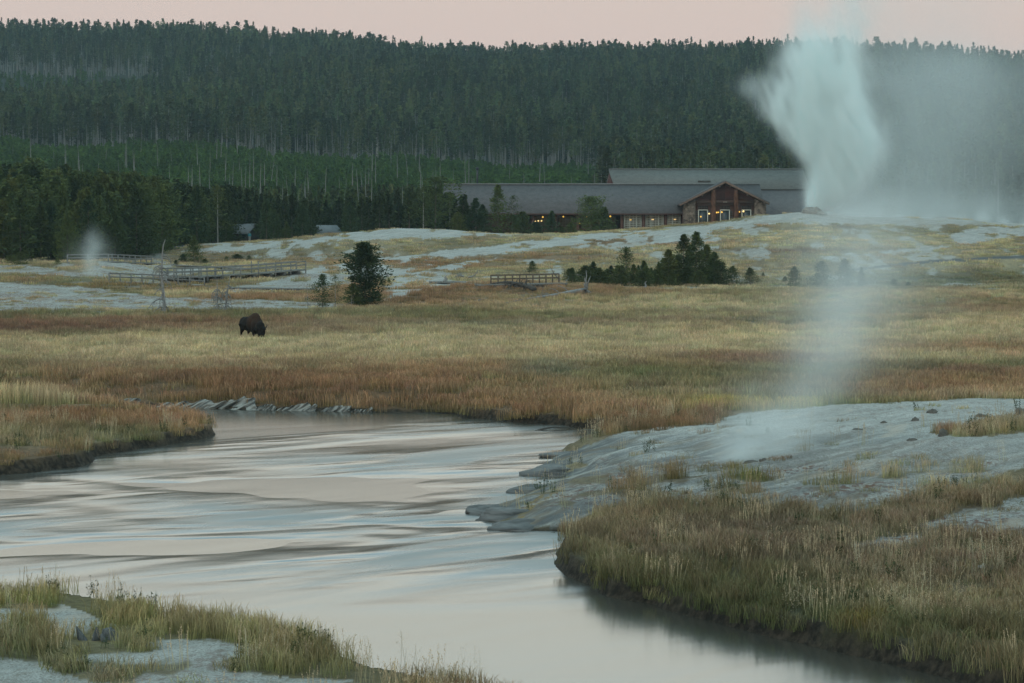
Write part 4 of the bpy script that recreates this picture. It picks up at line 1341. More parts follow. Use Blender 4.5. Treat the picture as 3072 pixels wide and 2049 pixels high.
# main wing walls
m = MB(); m.box(*wall_box(1862, 2056, 635.5, YW, YW + .4)); m.box(*wall_box(1560, 1862, 634, YW + 3.2, YW + 3.5))
m.box(*wall_box(1336, 1560, 634, YW + .2, YW + .6))
x0, x1 = Pt(1336, 600, YW)[0], Pt(2300, 600, YW)[0]
m.box((x0, YW + 16, base_z), (x1, YW + 16.3, 12.2))
part(m, 'wall', brown_m, lodge)
# floor and ceiling of the porch
m = MB(); m.box((Pt(1560, 690, YW)[0], YW - .3, base_z), (Pt(1862, 690, YW)[0], YW + 3.2, Pt(1700, 700, YW)[2]))
part(m, 'porch_floor', brown_m, lodge)
# main roof with two slopes
eL, eR = Pt(1326, 639, YW - 1.5), Pt(2300, 633.5, YW - 1.5)
eR[2] = eL[2]
rL, rR = Pt(1331, 553, YW + 8), Pt(2279, 548, YW + 8)
rR[2] = rL[2]
m = MB(); slab(m, eL, eR, rR, rL, .3)
bL = np.array([eL[0], YW + 17.5, eL[2]]); bR = np.array([eR[0], YW + 17.5, eR[2]])
slab(m, bR, bL, rL + [0, .02, -.02], rR + [0, .02, -.02], .3)
part(m, 'roof', roof_m, lodge)
m = MB(); m.beam(rL + [0, 0, .06], rR + [0, 0, .06], .5, .22)
part(m, 'ridge_cap', ridge_m, lodge)
m = MB(); m.beam(eL + [0, -.05, -.22], eR + [0, -.05, -.22], .1, .25)
part(m, 'eave_board', brown_m, lodge)
# gable ends of the wing
m = MB()
for ex in (x0 + .3,):
    m.add([(ex, YW + .3, eL[2] - .3), (ex, YW + 16.2, eL[2] - .3), (ex, YW + 8, rL[2] - .5), (ex + .25, YW + .3, eL[2] - .3), (ex + .25, YW + 16.2, eL[2] - .3), (ex + .25, YW + 8, rL[2] - .5)],
          [(0, 3, 4, 1), (1, 4, 5, 2), (2, 5, 3, 0)], [(0, 1, 2), (3, 5, 4)])
part(m, 'end_gable', red_sh, lodge)
# porch posts and wing pilasters
for u0, u1 in [(1595, 1604), (1662, 1671), (1729, 1737), (1795, 1800), (1861, 1870), (1927, 1935), (1993, 2001)]:
    a = Pt(u0, 636, YW - .3); b = Pt(u1, 700, YW - .3)
    m = MB(); m.box((a[0], YW - .55, base_z), (b[0], YW - .06, a[2] + .05))
    for s_ in (-1, 1):      # knee braces under the eave
        xm = (a[0] + b[0]) / 2
        if u0 < 1860:
            m.beam((xm + s_ * .2, YW - .3, a[2] - 1.0), (xm + s_ * 1.1, YW - .3, a[2] - .1), .14, .14)
    part(m, 'post', post_m, lodge)
# porch railing
m = MB()
for u0, u1 in [(1604, 1662), (1671, 1729), (1737, 1795), (1800, 1861)]:
    a, b = Pt(u0, 687, YW - .3), Pt(u1, 687, YW - .3)
    m.beam(a, b, .10, .14)
    m.beam(a - [0, 0, .75], b - [0, 0, .75], .08, .12)
    k = int((b[0] - a[0]) / .42)
    for i in range(1, k):
        q = a + (b - a) * i / k
        m.beam(q, q - [0, 0, .75], .09, .09)
part(m, 'railing', post_m, lodge)


def window(u0, u1, v0, v1, Y, splits, cols, rows, parent, gm_=glass_m, fm=cream_m, fw=.20, name='window', bars=.035):
    a, b = Pt(u0, v0, Y), Pt(u1, v1, Y)
    X0, X1, Z1, Z0 = a[0], b[0], a[2], b[2]
    m = MB(); m.box((X0, Y - .03, Z0), (X1, Y + .02, Z1))
    w = part(m, name, gm_, parent)
    f = MB()
    xs = [X0] + [X0 + (X1 - X0) * s_ for s_ in splits] + [X1]
    for x in xs:
        f.box((x - fw / 2, Y - .11, Z0), (x + fw / 2, Y - .04, Z1))
    for z in (Z0, Z1):
        f.box((X0 - fw / 2, Y - .115, z - fw / 2), (X1 + fw / 2, Y - .045, z + fw / 2))
    for i in range(len(xs) - 1):
        for k in range(1, cols[i]):
            x = xs[i] + (xs[i + 1] - xs[i]) * k / cols[i]
            f.box((x - bars * .9, Y - .08, Z0), (x + bars * .9, Y - .035, Z1))
    for k in range(1, rows):
        z = Z0 + (Z1 - Z0) * k / rows
        f.box((X0, Y - .083, z - bars * .9), (X1, Y - .037, z + bars * .9))
    wp = np.array(w.location)
    f.v = [q - np.array(parent.location) - (np.array(parent.parent.location) if parent.parent else 0) for q in f.v]
    f.obj('frame', fm, w)
    return w


for u0, u1 in [(1873, 1923), (1938, 1989)]:
    window(u0, u1, 643.5, 689, YW - .02, (.29, .73), (3, 5, 3), 7, lodge, warm_m, bars=.045)
window(2004, 2040, 642.5, 682, YW - .02, (.38,), (3, 5), 7, lodge, warm_m, bars=.045)
for u0, u1, v0, v1 in [(1606, 1652, 648, 676), (1677, 1716, 649, 676), (1745, 1775, 650, 690), (1810, 1832, 658, 692), (1834, 1848, 650, 668)]:
    w = window(u0, u1, v0, v1, YW + 3.15, (), (8,), 6, lodge, warm_m, bars=.03, fw=.09, fm=simple('dark_window_bars', (0.20, 0.19, 0.15)) if u0 == 1606 else bpy.data.materials['dark_window_bars'])  # porch window bars in a darker tone than those of the wing


def lamp(u, v, Y, r_=.17, mt=lamp_m, parent=lodge):
    r_ = r_ * .85
    c = Pt(u, v, Y)
    mb = MB()
    k = 6
    for i in range(k):
        pass
    zs = np.linspace(-1, 1, 7)
    mb.tube([(c[0], c[1], c[2] + r_ * z * .98) for z in zs], [r_ * math.sqrt(max(1 - z * z, .02)) for z in zs], 8)
    return part(mb, 'lamp', mt, parent, True)


for u, v, rr_, mt in [(1628.5, 651, .20, lamp_m), (1606, 664.5, .17, lamp_w), (1615, 662.5, .17, lamp_w), (1624.5, 662.5, .17, lamp_w), (1690, 650, .18, lamp_m), (1566, 651, .12, lamp_m),
                      (1831, 649, .20, lamp_m), (1821, 650, .09, lamp_m), (1760, 650, .09, lamp_m), (1739, 670, .13, lamp_m)]:
    lamp(u, v, YW + 1.6, rr_, mt)
# flat glowing plates on the wing window glass, standing in for lamps inside
for u, v, w_ in [(1891, 659.5, 7), (1958, 658.5, 8), (2025, 658, 7)]:
    a, b = Pt(u - w_ / 2, v - 1.3, YW - .2), Pt(u + w_ / 2, v + 1.3, YW - .2)
    m = MB(); m.box((a[0], YW - .12, b[2]), (b[0], YW - .06, a[2]))
    part(m, 'lamp', lamp_m if u < 1900 else emit_mat('dim_lamp_glow', (1, .62, .25), .9), lodge)

# gable front
YG = YW - 4.5
apex = Pt(2176, 546, YG - .8)
gl, gr = Pt(2039, 616, YG - .8), Pt(2308, 609.5, YG - .8)
gr[2] = gl[2] + .25
m = MB()
back = np.array([0, 13.0, 0])
slab(m, gl, apex, apex + back, gl + back, -.28)
slab(m, apex, gr, gr + back, apex + back, -.28)
part(m, 'gable_roof', roof_m, lodge)
m = MB()
m.beam(gl + [0, -.1, -.02], apex + [0, -.1, -.02], .2, .34); m.beam(apex + [0, -.1, -.02], gr + [0, -.1, -.02], .2, .34)
for t_ in (0.12, .5, .88):
    for A, B in ((gl, apex), (apex, gr)):
        q = A + (B - A) * t_ - [0, 0, .35]
        m.beam(q + [0, -.3, 0], q + [0, 1.0, 0], .18, .2)
part(m, 'barge_board', trim_m, lodge)
# gable wall with its slope following the roof
wl_, wr_ = Pt(2051, 680, YG), Pt(2297, 680, YG)


def under(x):
    if x < apex[0]:
        return gl[2] + (apex[2] - gl[2]) * (x - gl[0]) / (apex[0] - gl[0]) - .32
    return gr[2] + (apex[2] - gr[2]) * (gr[0] - x) / (gr[0] - apex[0]) - .32


def strip(xa, xb, zb, Y0, Y1, zt=None, mid=False):
    """prism from zb up to the underside of the gable roof"""
    mb = MB()
    xs = [xa, xb] if not (xa < apex[0] < xb) else [xa, apex[0], xb]
    for i in range(len(xs) - 1):
        a, b = xs[i], xs[i + 1]
        za, zb2 = (under(a), under(b)) if zt is None else (zt, zt)
        mb.add([(a, Y0, zb), (b, Y0, zb), (b, Y1, zb), (a, Y1, zb), (a, Y0, za), (b, Y0, zb2), (b, Y1, zb2), (a, Y1, za)],
               [(0, 3, 2, 1), (4, 5, 6, 7), (0, 1, 5, 4), (1, 2, 6, 5), (2, 3, 7, 6), (3, 0, 4, 7)])
    return mb


zbeam = Pt(2176, 604, YG)[2]
part(strip(wl_[0] + .3, wr_[0] - .3, zbeam, YG, YG + .3), 'gable_wall', red_sh, lodge)
m = MB(); m.box((wl_[0] + .3, YG + .1, base_z), (wr_[0] - .3, YG + .4, zbeam))
m.box((wl_[0], YG + .5, base_z), (wl_[0] + .3, YG + 8, gl[2] - .6)); m.box((wr_[0] - .3, YG + .5, base_z), (wr_[0], YG + 8, gl[2] - .6))
part(m, 'wall', brown_m, lodge)
for ua, ub in ((2050, 2086), (2263, 2298)):
    part(strip(Pt(ua, 650, YG)[0], Pt(ub, 650, YG)[0], base_z, YG - .35, YG + .25), 'stone_pier', stone_m, lodge)
for ua, ub in ((2134, 2147), (2202, 2214)):
    xa, xb = Pt(ua, 650, YG)[0], Pt(ub, 650, YG)[0]
    c = (xa + xb) / 2
    zt = under(c) + .1
    m = MB(); zz = np.linspace(base_z, zt, 9)
    m.tube([(c + .05 * math.sin(i * 1.7), YG - .3, z) for i, z in enumerate(zz)], [(xb - xa) / 2 * (1.15 + .1 * math.sin(i * 2.3)) for i in range(9)], 10)
    part(m, 'log_column', log_m, lodge, True)
m = MB(); m.beam((Pt(2086, 607, YG)[0], YG - .12, zbeam - .1), (Pt(2263, 607, YG)[0], YG - .12, zbeam - .1), .22, .55)
m.beam((Pt(2086, 607, YG)[0], YG - .16, zbeam - .62), (Pt(2263, 607, YG)[0], YG - .16, zbeam - .62), .16, .16)
part(m, 'beam', simple('beam_wood', (0.085, 0.05, 0.038)), lodge)
for u0, u1 in ((2095.5, 2122.5), (2161.5, 2188), (2226, 2252)):
    d_ = window(u0, u1, 630, 690, YG - .02, (), (1,), 1, lodge, glass_m, white_m, .15, 'door')
    for side in (-1, 1):
        uu = (u0 - 9, u0 - 2.5) if side < 0 else (u1 + 2.5, u1 + 8.5)
        window(uu[0], uu[1], 633, 676, YG + .08, (), (2,), 8, lodge, dark_room, simple('side_bars', (0.13, 0.10, 0.08)) if 'side_bars' not in bpy.data.materials else bpy.data.materials['side_bars'], .06, 'sidelight', .035)
    window(u0 - 1, u1 + 1, 618, 627, YG + .08, (), (6,), 2, lodge, dark_room, bpy.data.materials['side_bars'], .06, 'transom', .035)
for u, v, rr_ in [(2102.5, 650, .17), (2127.5, 641, .19), (2150, 637.5, .18), (2155, 637, .15), (2165.5, 636.5, .18), (2218.5, 635.5, .15), (2230.5, 634, .20)]:
    lamp(u, v, YG - .45, rr_, lamp_w if rr_ > .18 else lamp_m)
m = MB(); a, b = Pt(2170, 608, YG - .25), Pt(2181, 604.5, YG - .25)
for i in range(4):
    xx = a[0] + (b[0] - a[0]) * i / 3.6
    m.box((xx, YG - .29, a[2]), (xx + .12, YG - .25, b[2]))
part(m, 'gable_sign', simple('faded_letters', (0.30, 0.25, 0.20)), lodge)
# stove pipe
c = Pt(1432, 560, YW + 9.5); t = Pt(1432, 507, YW + 9.5)
m = MB(); m.tube([c, t], [.17, .17], 10)
sp = part(m, 'chimney_pipe', pipe_m, lodge, True)
m = MB(); m.tube([t + [0, 0, -.1], t + [0, 0, .25], t + [0, 0, .4]], [.3, .3, .05], 10)
part(m, 'pipe_cap', pipe_m, lodge, True)

# the taller hall behind
YH = 474.0
hall = empty('lodge_hall', (Pt(2120, 600, YH)[0], YH, LG), 0, 'taller hall with a pale grey shingle roof rising behind the long lodge', 'building')
hrL, hrR = Pt(1826, 508, YH + 8), Pt(2409, 502, YH + 8); hrR[2] = hrL[2]
heL, heR = Pt(1846, 568, YH), Pt(2432, 566.5, YH); heL[2] = heR[2]
m = MB(); slab(m, heL, heR, hrR, hrL, .3)
hbL = np.array([heL[0], YH + 16, heL[2]]); hbR = np.array([heR[0], YH + 16, heR[2]])
slab(m, hbR, hbL, hrL + [0, .02, -.02], hrR + [0, .02, -.02], .3)
part(m, 'roof', roof_g, hall)
m = MB(); m.beam(hrL + [0, 0, .05], hrR + [0, 0, .05], .4, .2); part(m, 'ridge_cap', ridge_m, hall)
m = MB(); a = Pt(1814, 560, YH + 3)
m.add([(heL[0] - 1.6, YH + .4, heL[2] - .4), (heL[0] - 1.6, YH + 15.6, heL[2] - .4), (hrL[0] + .2, YH + 8, hrL[2] - .3), (heL[0] + .2, YH + .4, heL[2] - .4), (heL[0] + .2, YH + 15.6, heL[2] - .4), (hrL[0] + .5, YH + 8, hrL[2] - .3)],
      [(0, 3, 4, 1), (1, 4, 5, 2), (2, 5, 3, 0)], [(0, 1, 2), (3, 5, 4)])
m.box((heL[0], YH + .4, base_z), (heR[0] - .4, YH + 15.6, heL[2] - .3))
part(m, 'wall', red_sh, hall)
lo0, lo1 = Pt(2282, 571, YH - .6), Pt(2436, 569, YH - .6); lo1[2] = lo0[2]
le0, le1 = Pt(2240, 652, YH - 9), Pt(2436, 650, YH - 9); le1[2] = le0[2]
lo0[0] = Pt(2240, 571, YH)[0]
m = MB(); slab(m, le0, le1, lo1, lo0, .3)
part(m, 'lower_roof', roof_m, hall)
m = MB(); m.beam(Pt(2282, 568.5, YH - .5), Pt(2432, 567.5, YH - .5), .3, .2); part(m, 'flashing', dark_m, hall)
m = MB(); m.box((le0[0] + .3, YH - 8.4, base_z), (le1[0] - .3, YH - 8, le0[2] - .2)); part(m, 'lower_wall', brown_m, hall)
va, vb_ = Pt(2094, 546.5, YH + 2.9), Pt(2131, 542, YH + 2.9)
m = MB()
nn = (hrL - heL)[1:]; sl_ = (hrL[2] - heL[2]) / 8.0
m.box((va[0], YH + 2.55, va[2] - .06), (vb_[0], YH + 3.5, va[2] + .34))
part(m, 'roof_vent', dark_m, hall)


# cabins among the pines
def cabin(u, vr, Y, w, l, rz, hw, label):
    p = Pt(u, vr, Y)
    zr = p[2]; g_ = ground(p[0], Y)
    o = empty('cabin', (p[0], Y, g_), rz, label, 'cabin')
    hr = zr - g_
    m = MB(); m.box((-l / 2, -w / 2, 0), (l / 2, w / 2, hr - w * .36)); zt = hr - w * .36
    for sx in (-1, 1):
        m.add([(sx * l / 2, -w / 2, zt), (sx * l / 2, w / 2, zt), (sx * l / 2, 0, hr - .1), (sx * (l / 2 - .15), -w / 2, zt), (sx * (l / 2 - .15), w / 2, zt), (sx * (l / 2 - .15), 0, hr - .1)],
              [(0, 1, 4, 3), (1, 2, 5, 4), (2, 0, 3, 5)], [(0, 2, 1), (3, 4, 5)])
    m.obj('wall', dark_m, o)
    m = MB()
    for s_ in (-1, 1):
        slab(m, (-l / 2 - .5, s_ * (w / 2 + .5), zt - .35), (l / 2 + .5, s_ * (w / 2 + .5), zt - .35), (l / 2 + .5, 0, hr), (-l / 2 - .5, 0, hr), .14 * s_ * -1)
    m.obj('roof', cab_m, o)
    m = MB(); m.box((-.45, -w / 2 - .06, 0), (.45, -w / 2 - .01, 2.0)); m.obj('door', brown_m, o)
    for s_ in (-1, 1):
        m = MB(); m.box((s_ * l * .32 - .4, -w / 2 - .05, 1.0), (s_ * l * .32 + .4, -w / 2 - .01, 1.7)); m.obj('window', glass_m, o)
    return o


cab_m = shingle('cabin_roof', (0.13, 0.135, 0.14), (0.22, 0.23, 0.235))
cabin(738, 671, 437, 4.0, 4.6, math.radians(-38), 2.2, 'small grey roofed cabin under the pines, left of two')
cabin(972, 675, 437, 3.8, 4.6, math.radians(38), 2.2, 'small grey roofed cabin behind the slope crest, right of two')

# ------------------------------------------------------------------ boardwalks and fences
plank_m = simple('boardwalk_plank', (0.20, 0.20, 0.185), .9, .35, 2.0, (4, 1, 4), .2)
rail_m = simple('rail_wood', (0.21, 0.205, 0.19), .9, .35, 2.0, (1, 1, 3), .2)
brail_m = simple('brown_rail_wood', (0.13, 0.10, 0.075), .9, .35, 2.0, (1, 1, 3), .2)


def walk(label, px, width=1.7, lift=.45, rails=(), n_posts=10, deck=True, rail_m_=rail_m, hgt=1.05, pads=True, cat='boardwalk', name='boardwalk', Ys=None, post_v=None, tall=()):
    if Ys is None:
        pts = [hit(u, v) for u, v in px]
    else:
        pts = []
        for (u, v), Y in zip(px, Ys):
            x = float(at_y(u, v, Y)[0]); pts.append(np.array([x, Y, float(at_y(u, v, Y)[2])]))
    pts = np.array(pts)
    seg = np.concatenate([[0], np.cumsum(np.linalg.norm(np.diff(pts[:, :2], axis=0), axis=1))])

    def P_(t):
        s_ = t * seg[-1]
        return np.array([np.interp(s_, seg, pts[:, k]) for k in range(3)])
    o = empty(name, P_(.5), 0, label, cat)

    def side(t, off):
        a, b = P_(max(t - .01, 0)), P_(min(t + .01, 1)); d = b - a; d[2] = 0; d /= np.linalg.norm(d)
        return P_(t) + np.array([-d[1], d[0], 0]) * off
    K = 24
    if deck:
        m = MB()
        for i in range(K):
            a, b = side(i / K, width / 2), side((i + 1) / K, width / 2); c, d = side((i + 1) / K, -width / 2), side(i / K, -width / 2)
            up = np.array([0, 0, lift])
            lo = np.array([0, 0, lift - .18])
            m.add([a + lo, b + lo, c + lo, d + lo, a + up, b + up, c + up, d + up], [(0, 1, 2, 3), (7, 6, 5, 4), (0, 4, 5, 1), (2, 6, 7, 3), (1, 5, 6, 2), (3, 7, 4, 0)])
        part(m, 'deck', plank_m, o)
        if pads:
            for i in range(n_posts):
                t = (i + .5) / n_posts
                m = MB(); a, b = side(t, width / 2), side(t, -width / 2)
                g1 = min(ground(a[0], a[1]), ground(b[0], b[1])) - .2
                m.beam((a[0], a[1], (a[2] + g1 + lift - .2) / 2), (b[0], b[1], (a[2] + g1 + lift - .2) / 2), .5, max(a[2] + lift - .18 - g1, .2))
                part(m, 'support', dark_m, o)
    for off in rails:
        for i in range(n_posts):
            t = i / (n_posts - 1); q = side(t, off * width / 2)
            hh = hgt * (1.45 if i in tall else 1)
            m = MB(); m.beam(q + [0, 0, -.3], q + [0, 0, lift + hh], .15, .15)
            part(m, 'post', rail_m_, o)
        for hz_ in (hgt * .97, hgt * .55):
            m = MB()
            for i in range(n_posts - 1):
                a, b = side(i / (n_posts - 1), off * width / 2), side((i + 1) / (n_posts - 1), off * width / 2)
                m.beam(a + [0, 0, lift + hz_], b + [0, 0, lift + hz_], .07, .15)
            part(m, 'rail', rail_m_, o)
    return o


walk('grey railed boardwalk at the forest edge behind the thin steam, farthest of the left boardwalks', [(204, 790), (340, 788), (472, 793)], 1.6, .15, (1,), 11, hgt=.95)
walk('long grey railed boardwalk on tall supports climbing to the right, above the dead trees', [(500, 845), (640, 839), (780, 831), (903, 820)], 1.9, .55, (1, -1), 12, hgt=1.05, tall=(8,))
walk('low railed boardwalk section near the thin steam vent, left of the bare dead tree', [(312, 848), (420, 851), (540, 856), (606, 860)], 1.6, .15, (-1,), 9, hgt=.95)
walk('low boardwalk without rails on short pads over the pale run-off', [(606, 865), (760, 868), (946, 870)], 1.5, .22, (), 10)
walk('narrow boardwalk without rails behind the long climbing one', [(540, 802), (640, 806), (760, 812), (850, 812)], 1.5, .3, (), 8)
walk('plank ramp of the middle boardwalk behind the dark fallen log', [(1300, 850), (1380, 850), (1465, 862)], 1.7, .25, (), 5, pads=False)
walk('brown railed footbridge of the middle boardwalk above the fallen logs', [(1465, 862), (1560, 861), (1690, 858)], 1.9, .35, (1,), 12, rail_m_=brail_m, hgt=.95)

# ------------------------------------------------------------------ dead wood


def branchy(mb, base, d, L, r0, n, rs, droop=.3, spread=.6, curve=0.0, sub=True):
    """a bare trunk from base along d with side branches"""
    base = np.array(base, float); d = np.array(d, float); d /= np.linalg.norm(d)
    side_ = np.cross(d, [0, 0, 1.0] if abs(d[2]) < .8 else [0, 1.0, 0]); side_ /= np.linalg.norm(side_)
    up_ = np.cross(side_, d)
    K = 8
    pts = [base + d * L * i / K + side_ * math.sin(i * 1.3 + rs.random()) * r0 * .5 + up_ * curve * math.sin(math.pi * i / K) for i in range(K + 1)]
    mb.tube(pts, [r0 * (1 - .85 * i / K) for i in range(K + 1)], 7)
    for k in range(n):
        t = rs.uniform(.15, .97); i = min(int(t * K), K - 1); q = pts[i] + (pts[i + 1] - pts[i]) * (t * K - i)
        a = rs.uniform(0, 6.28); l = L * spread * rs.uniform(.35, 1) * (1.1 - t)
        e = (math.cos(a) * side_ + math.sin(a) * up_) + d * rs.uniform(-.1, .4)
        e /= np.linalg.norm(e)
        b = [q, q + e * l * .35 + np.array([0, 0, .04 * l]), q + e * l * .7 - np.array([0, 0, droop * l * .25]), q + e * l * .95 - np.array([0, 0, droop * l * .8])]
        rr_ = r0 * .24 * (1.1 - t)
        mb.tube(b, [rr_, rr_ * .75, rr_ * .5, rr_ * .2], 4)
        if sub:
            for _ in range(3):
                j = rs.randrange(1, 4); s_ = b[j]
                f = e * .3 + np.array([rs.uniform(-1, 1), rs.uniform(-1, 1), rs.uniform(-1, .4)]); f /= np.linalg.norm(f)
                mb.tube([s_, s_ + f * l * .2, s_ + f * l * .35 - np.array([0, 0, .08 * l])], [rr_ * .5, rr_ * .35, rr_ * .12], 3)
    return pts


def dead(label, mb_fn, loc, name='dead_tree', cat='dead tree', mat=grey_m, group=None):
    o = empty(name, loc, 0, label, cat, group)
    parts_ = mb_fn()
    for nm, mb in parts_:
        part(mb, nm, mat, o, True)
    return o


def snag(label, px, r0, n, droop, spread, seed):
    """standing dead tree traced along its trunk; branches sag"""
    p = hit(*px[0])
    pts = [Pt(u, v, p[1]) for u, v in px]; pts[0] = p + [0, 0, -.2]
    rs = random.Random(seed)
    m = MB(); k = len(pts)
    seg = np.array(pts)
    T = np.linspace(0, k - 1, 14)
    tr = np.stack([np.interp(T, range(k), seg[:, j]) for j in range(3)], 1)
    m.tube(tr, [r0 * (1 - .85 * i / 13) for i in range(14)], 7)
    b = MB(); H_ = tr[-1][2] - tr[0][2]
    for i in range(n):
        t = rs.uniform(.06, .72); q = np.array([np.interp(t * 13, range(14), tr[:, j]) for j in range(3)])
        a = rs.uniform(0, 6.28); l = H_ * spread * rs.uniform(.4, 1) * (1 - t * .7)
        e = np.array([math.cos(a), math.sin(a), 0])
        pp_ = [q, q + e * l * .3 + [0, 0, .06 * l], q + e * l * .65 - [0, 0, droop * l * .12], q + e * l * .9 - [0, 0, droop * l * .45], q + e * l - [0, 0, droop * l * .8]]
        rr_ = r0 * .40
        b.tube(pp_, [rr_, rr_ * .8, rr_ * .6, rr_ * .4, rr_ * .15], 4)
        for _ in range(5):
            j = rs.randrange(1, 5); f = np.array([rs.uniform(-1, 1), rs.uniform(-1, 1), rs.uniform(-1.3, .1)]); f /= np.linalg.norm(f)
            b.tube([pp_[j], pp_[j] + f * l * .16, pp_[j] + f * l * .28 - [0, 0, .05 * l]], [rr_ * .45, rr_ * .3, rr_ * .12], 3)
    return dead(label, lambda: [('trunk', m), ('branches', b)], p)


snag('tall bare dead tree with drooping branches standing before the pale terrace', [(495, 938), (492, 900), (487, 846), (485, 807), (489, 739), (496, 718)], .17, 26, 1.0, .30, 3)
snag('short bare dead tree, left of a leaning pair before the terrace', [(653, 937), (652, 890), (651, 833)], .11, 34, 1.1, .34, 4)
snag('short bare dead tree leaning right, right of a pair before the terrace', [(674, 937), (682, 880), (691, 824)], .11, 34, 1.1, .34, 5)
snag('thin bare sapling left of the slim yellowish pine', [(924, 930), (923, 900), (921, 868)], .05, 14, .6, .3, 6)
snag('thin dead spike among the pines behind the low bushes by the large ragged pine', [(1053, 925), (1054, 905), (1056, 885)], .04, 8, .4, .3, 7)

# fallen trunks near the middle boardwalk
rs_ = random.Random(9)


def lying(label, a_px, b_px, r0, n, lift=0.0, curve=0.0, spread=.3, droop=.3, Y=None, root=False, spike=False, name='fallen_log', cat='fallen log', mat=grey_m, seed=1):
    rs = random.Random(seed)
    a = hit(*a_px); b = hit(*b_px)
    if Y is not None:
        a = Pt(*a_px, Y[0]); b = Pt(*b_px, Y[1])
    else:
        a = a + [0, 0, r0 * .6 + lift]; b = b + [0, 0, r0 * .5]
    m = MB(); br = []
    branchy(m, a, b - a, float(np.linalg.norm(b - a)), r0, n, rs, droop, spread, curve)
    out = [('trunk', m)]
    if root:
        w = MB()
        for k in range(22):
            an = rs.uniform(0, 6.28); e = np.array([rs.uniform(-.3, .5), math.cos(an), math.sin(an)]); l = rs.uniform(.4, 1.0) * r0 * 5.5
            w.tube([a, a + e * l * .5 + [rs.uniform(-.1, .1), 0, 0], a + e * l], [r0 * .5, r0 * .28, r0 * .05], 5)
        out.append(('root_wad', w))
    if spike:
        w = MB(); q = a
        w.tube([q, q + [-.05, 0, .8], q + [.06, 0, 1.5], q + [0, 0, 2.1]], [r0 * .4, r0 * .3, r0 * .2, .02], 5)
        out.append(('upright_branch', w))
    return dead(label, lambda: out, (a + b) / 2 * [1, 1, 0] + [0, 0, min(a[2], b[2])], name, cat, mat)


lying('long fallen grey trunk with an upturned root wad, right of the boardwalk logs', (1758, 880), (1508, 914), .28, 34, .15, 0, .16, .2, root=True, spike=True, seed=2)
lying('dark fallen trunk bridging the grass on its broken branches, before the footbridge', (1603, 880), (1465, 857), .26, 46, .25, .45, .22, 1.0, mat=dark_m, seed=3)
lying('thin pale log lying in the red grass below the footbridge', (1466, 897), (1348, 919), .07, 3, .05, seed=4)
lying('pale leaning dead top with fine twigs left of the grove', (1688, 857), (1650, 800), .12, 40, 0, 0, .30, .1, Y=(272, 270), seed=5, name='dead_tree', cat='dead tree')
lying('arching pale dead branch leaning against the low grove pines', (1690, 855), (1745, 826), .11, 26, 0, .5, .35, .5, Y=(272, 274), seed=6, name='dead_branch', cat='dead branch')
lying('grey heap of dead branches left of the footbridge', (1390, 838), (1360, 836), .12, 40, .3, .2, .7, .4, seed=7, name='brush_pile', cat='brush pile')
lying('curved grey dead branch pointing up behind the footbridge', (1405, 832), (1434, 806), .10, 10, 0, -.3, .3, .2, Y=(290, 290), seed=8, name='dead_branch', cat='dead branch')
lying('small grey weathered stump at the start of the plank ramp', (1336, 845), (1338, 826), .22, 12, 0, 0, .5, .3, Y=(280, 280), seed=9, name='tree_stump', cat='stump')
lying('small upright grey stump before the grove', (1936, 866), (1938, 843), .16, 12, 0, 0, .5, .3, Y=(264, 264), seed=10, name='tree_stump', cat='stump')
lying('tangle of dead twigs at the foot of the grove', (1860, 856), (1885, 850), .07, 24, .1, .1, .6, .3, seed=11, name='brush_pile', cat='brush pile')
lying('bare upright branches standing on the grassy spit at the channel', (415, 1246), (402, 1210), .05, 22, 0, 0, .7, .0, Y=(106, 106), seed=12, name='dead_shrub', cat='dead shrub')
lying('grey driftwood caught under the far bank at the river bend', (1428, 1252), (1432, 1222), .10, 30, 0, 0, .6, .4, Y=(107, 107), seed=13, name='driftwood', cat='driftwood')
lying('grey driftwood tangle where the grass bank meets the pale rock', (1812, 1290), (1835, 1268), .10, 26, 0, 0, .5, .4, Y=(101, 101), seed=14, name='driftwood', cat='driftwood')
lying('dark snagged branch lying in the far side of the river', (1605, 1294), (1715, 1287), .05, 14, 0, .12, .12, .3, Y=(99.3, 99.9), seed=15, name='driftwood', cat='driftwood', mat=dark_m)
lying('thin dark driftwood stick off the tip of the right grassy bank', (1582, 1705), (1668, 1702), .05, 8, 0, .03, .12, .4, Y=(58.6, 58.8), seed=16, name='driftwood', cat='driftwood', mat=dark_m)
lying('short weathered log poking from the dark right bank into the river', (2010, 1815), (2088, 1864), .07, 4, 0, 0, .2, .3, Y=(52.6, 50.6), seed=17, name='driftwood', cat='driftwood')
lying('pale sliver of driftwood under the lower right bank', (2755, 1977), (2790, 1990), .05, 2, 0, 0, .2, .3, Y=(46.2, 45.9), seed=18, name='driftwood', cat='driftwood')
lying('pale log along the water edge of the left spit', (0, 1420), (70, 1414), .10, 1, 0, 0, .1, .3, Y=(81.8, 82.0), seed=19, name='driftwood', cat='driftwood')
lying('dark floating twig by the near left bank', (20, 1764), (118, 1756), .06, 6, 0, 0, .12, .3, Y=(55.2, 55.3), seed=20, name='driftwood', cat='driftwood', mat=dark_m)
lying('dark stalks of a dead weed in the middle of the meadow', (1344, 1060), (1346, 1038), .03, 14, 0, 0, .5, -.3, Y=(148, 148), seed=21, name='dead_weed', cat='weed', mat=dark_m)

# ------------------------------------------------------------------ one-piece organic shapes


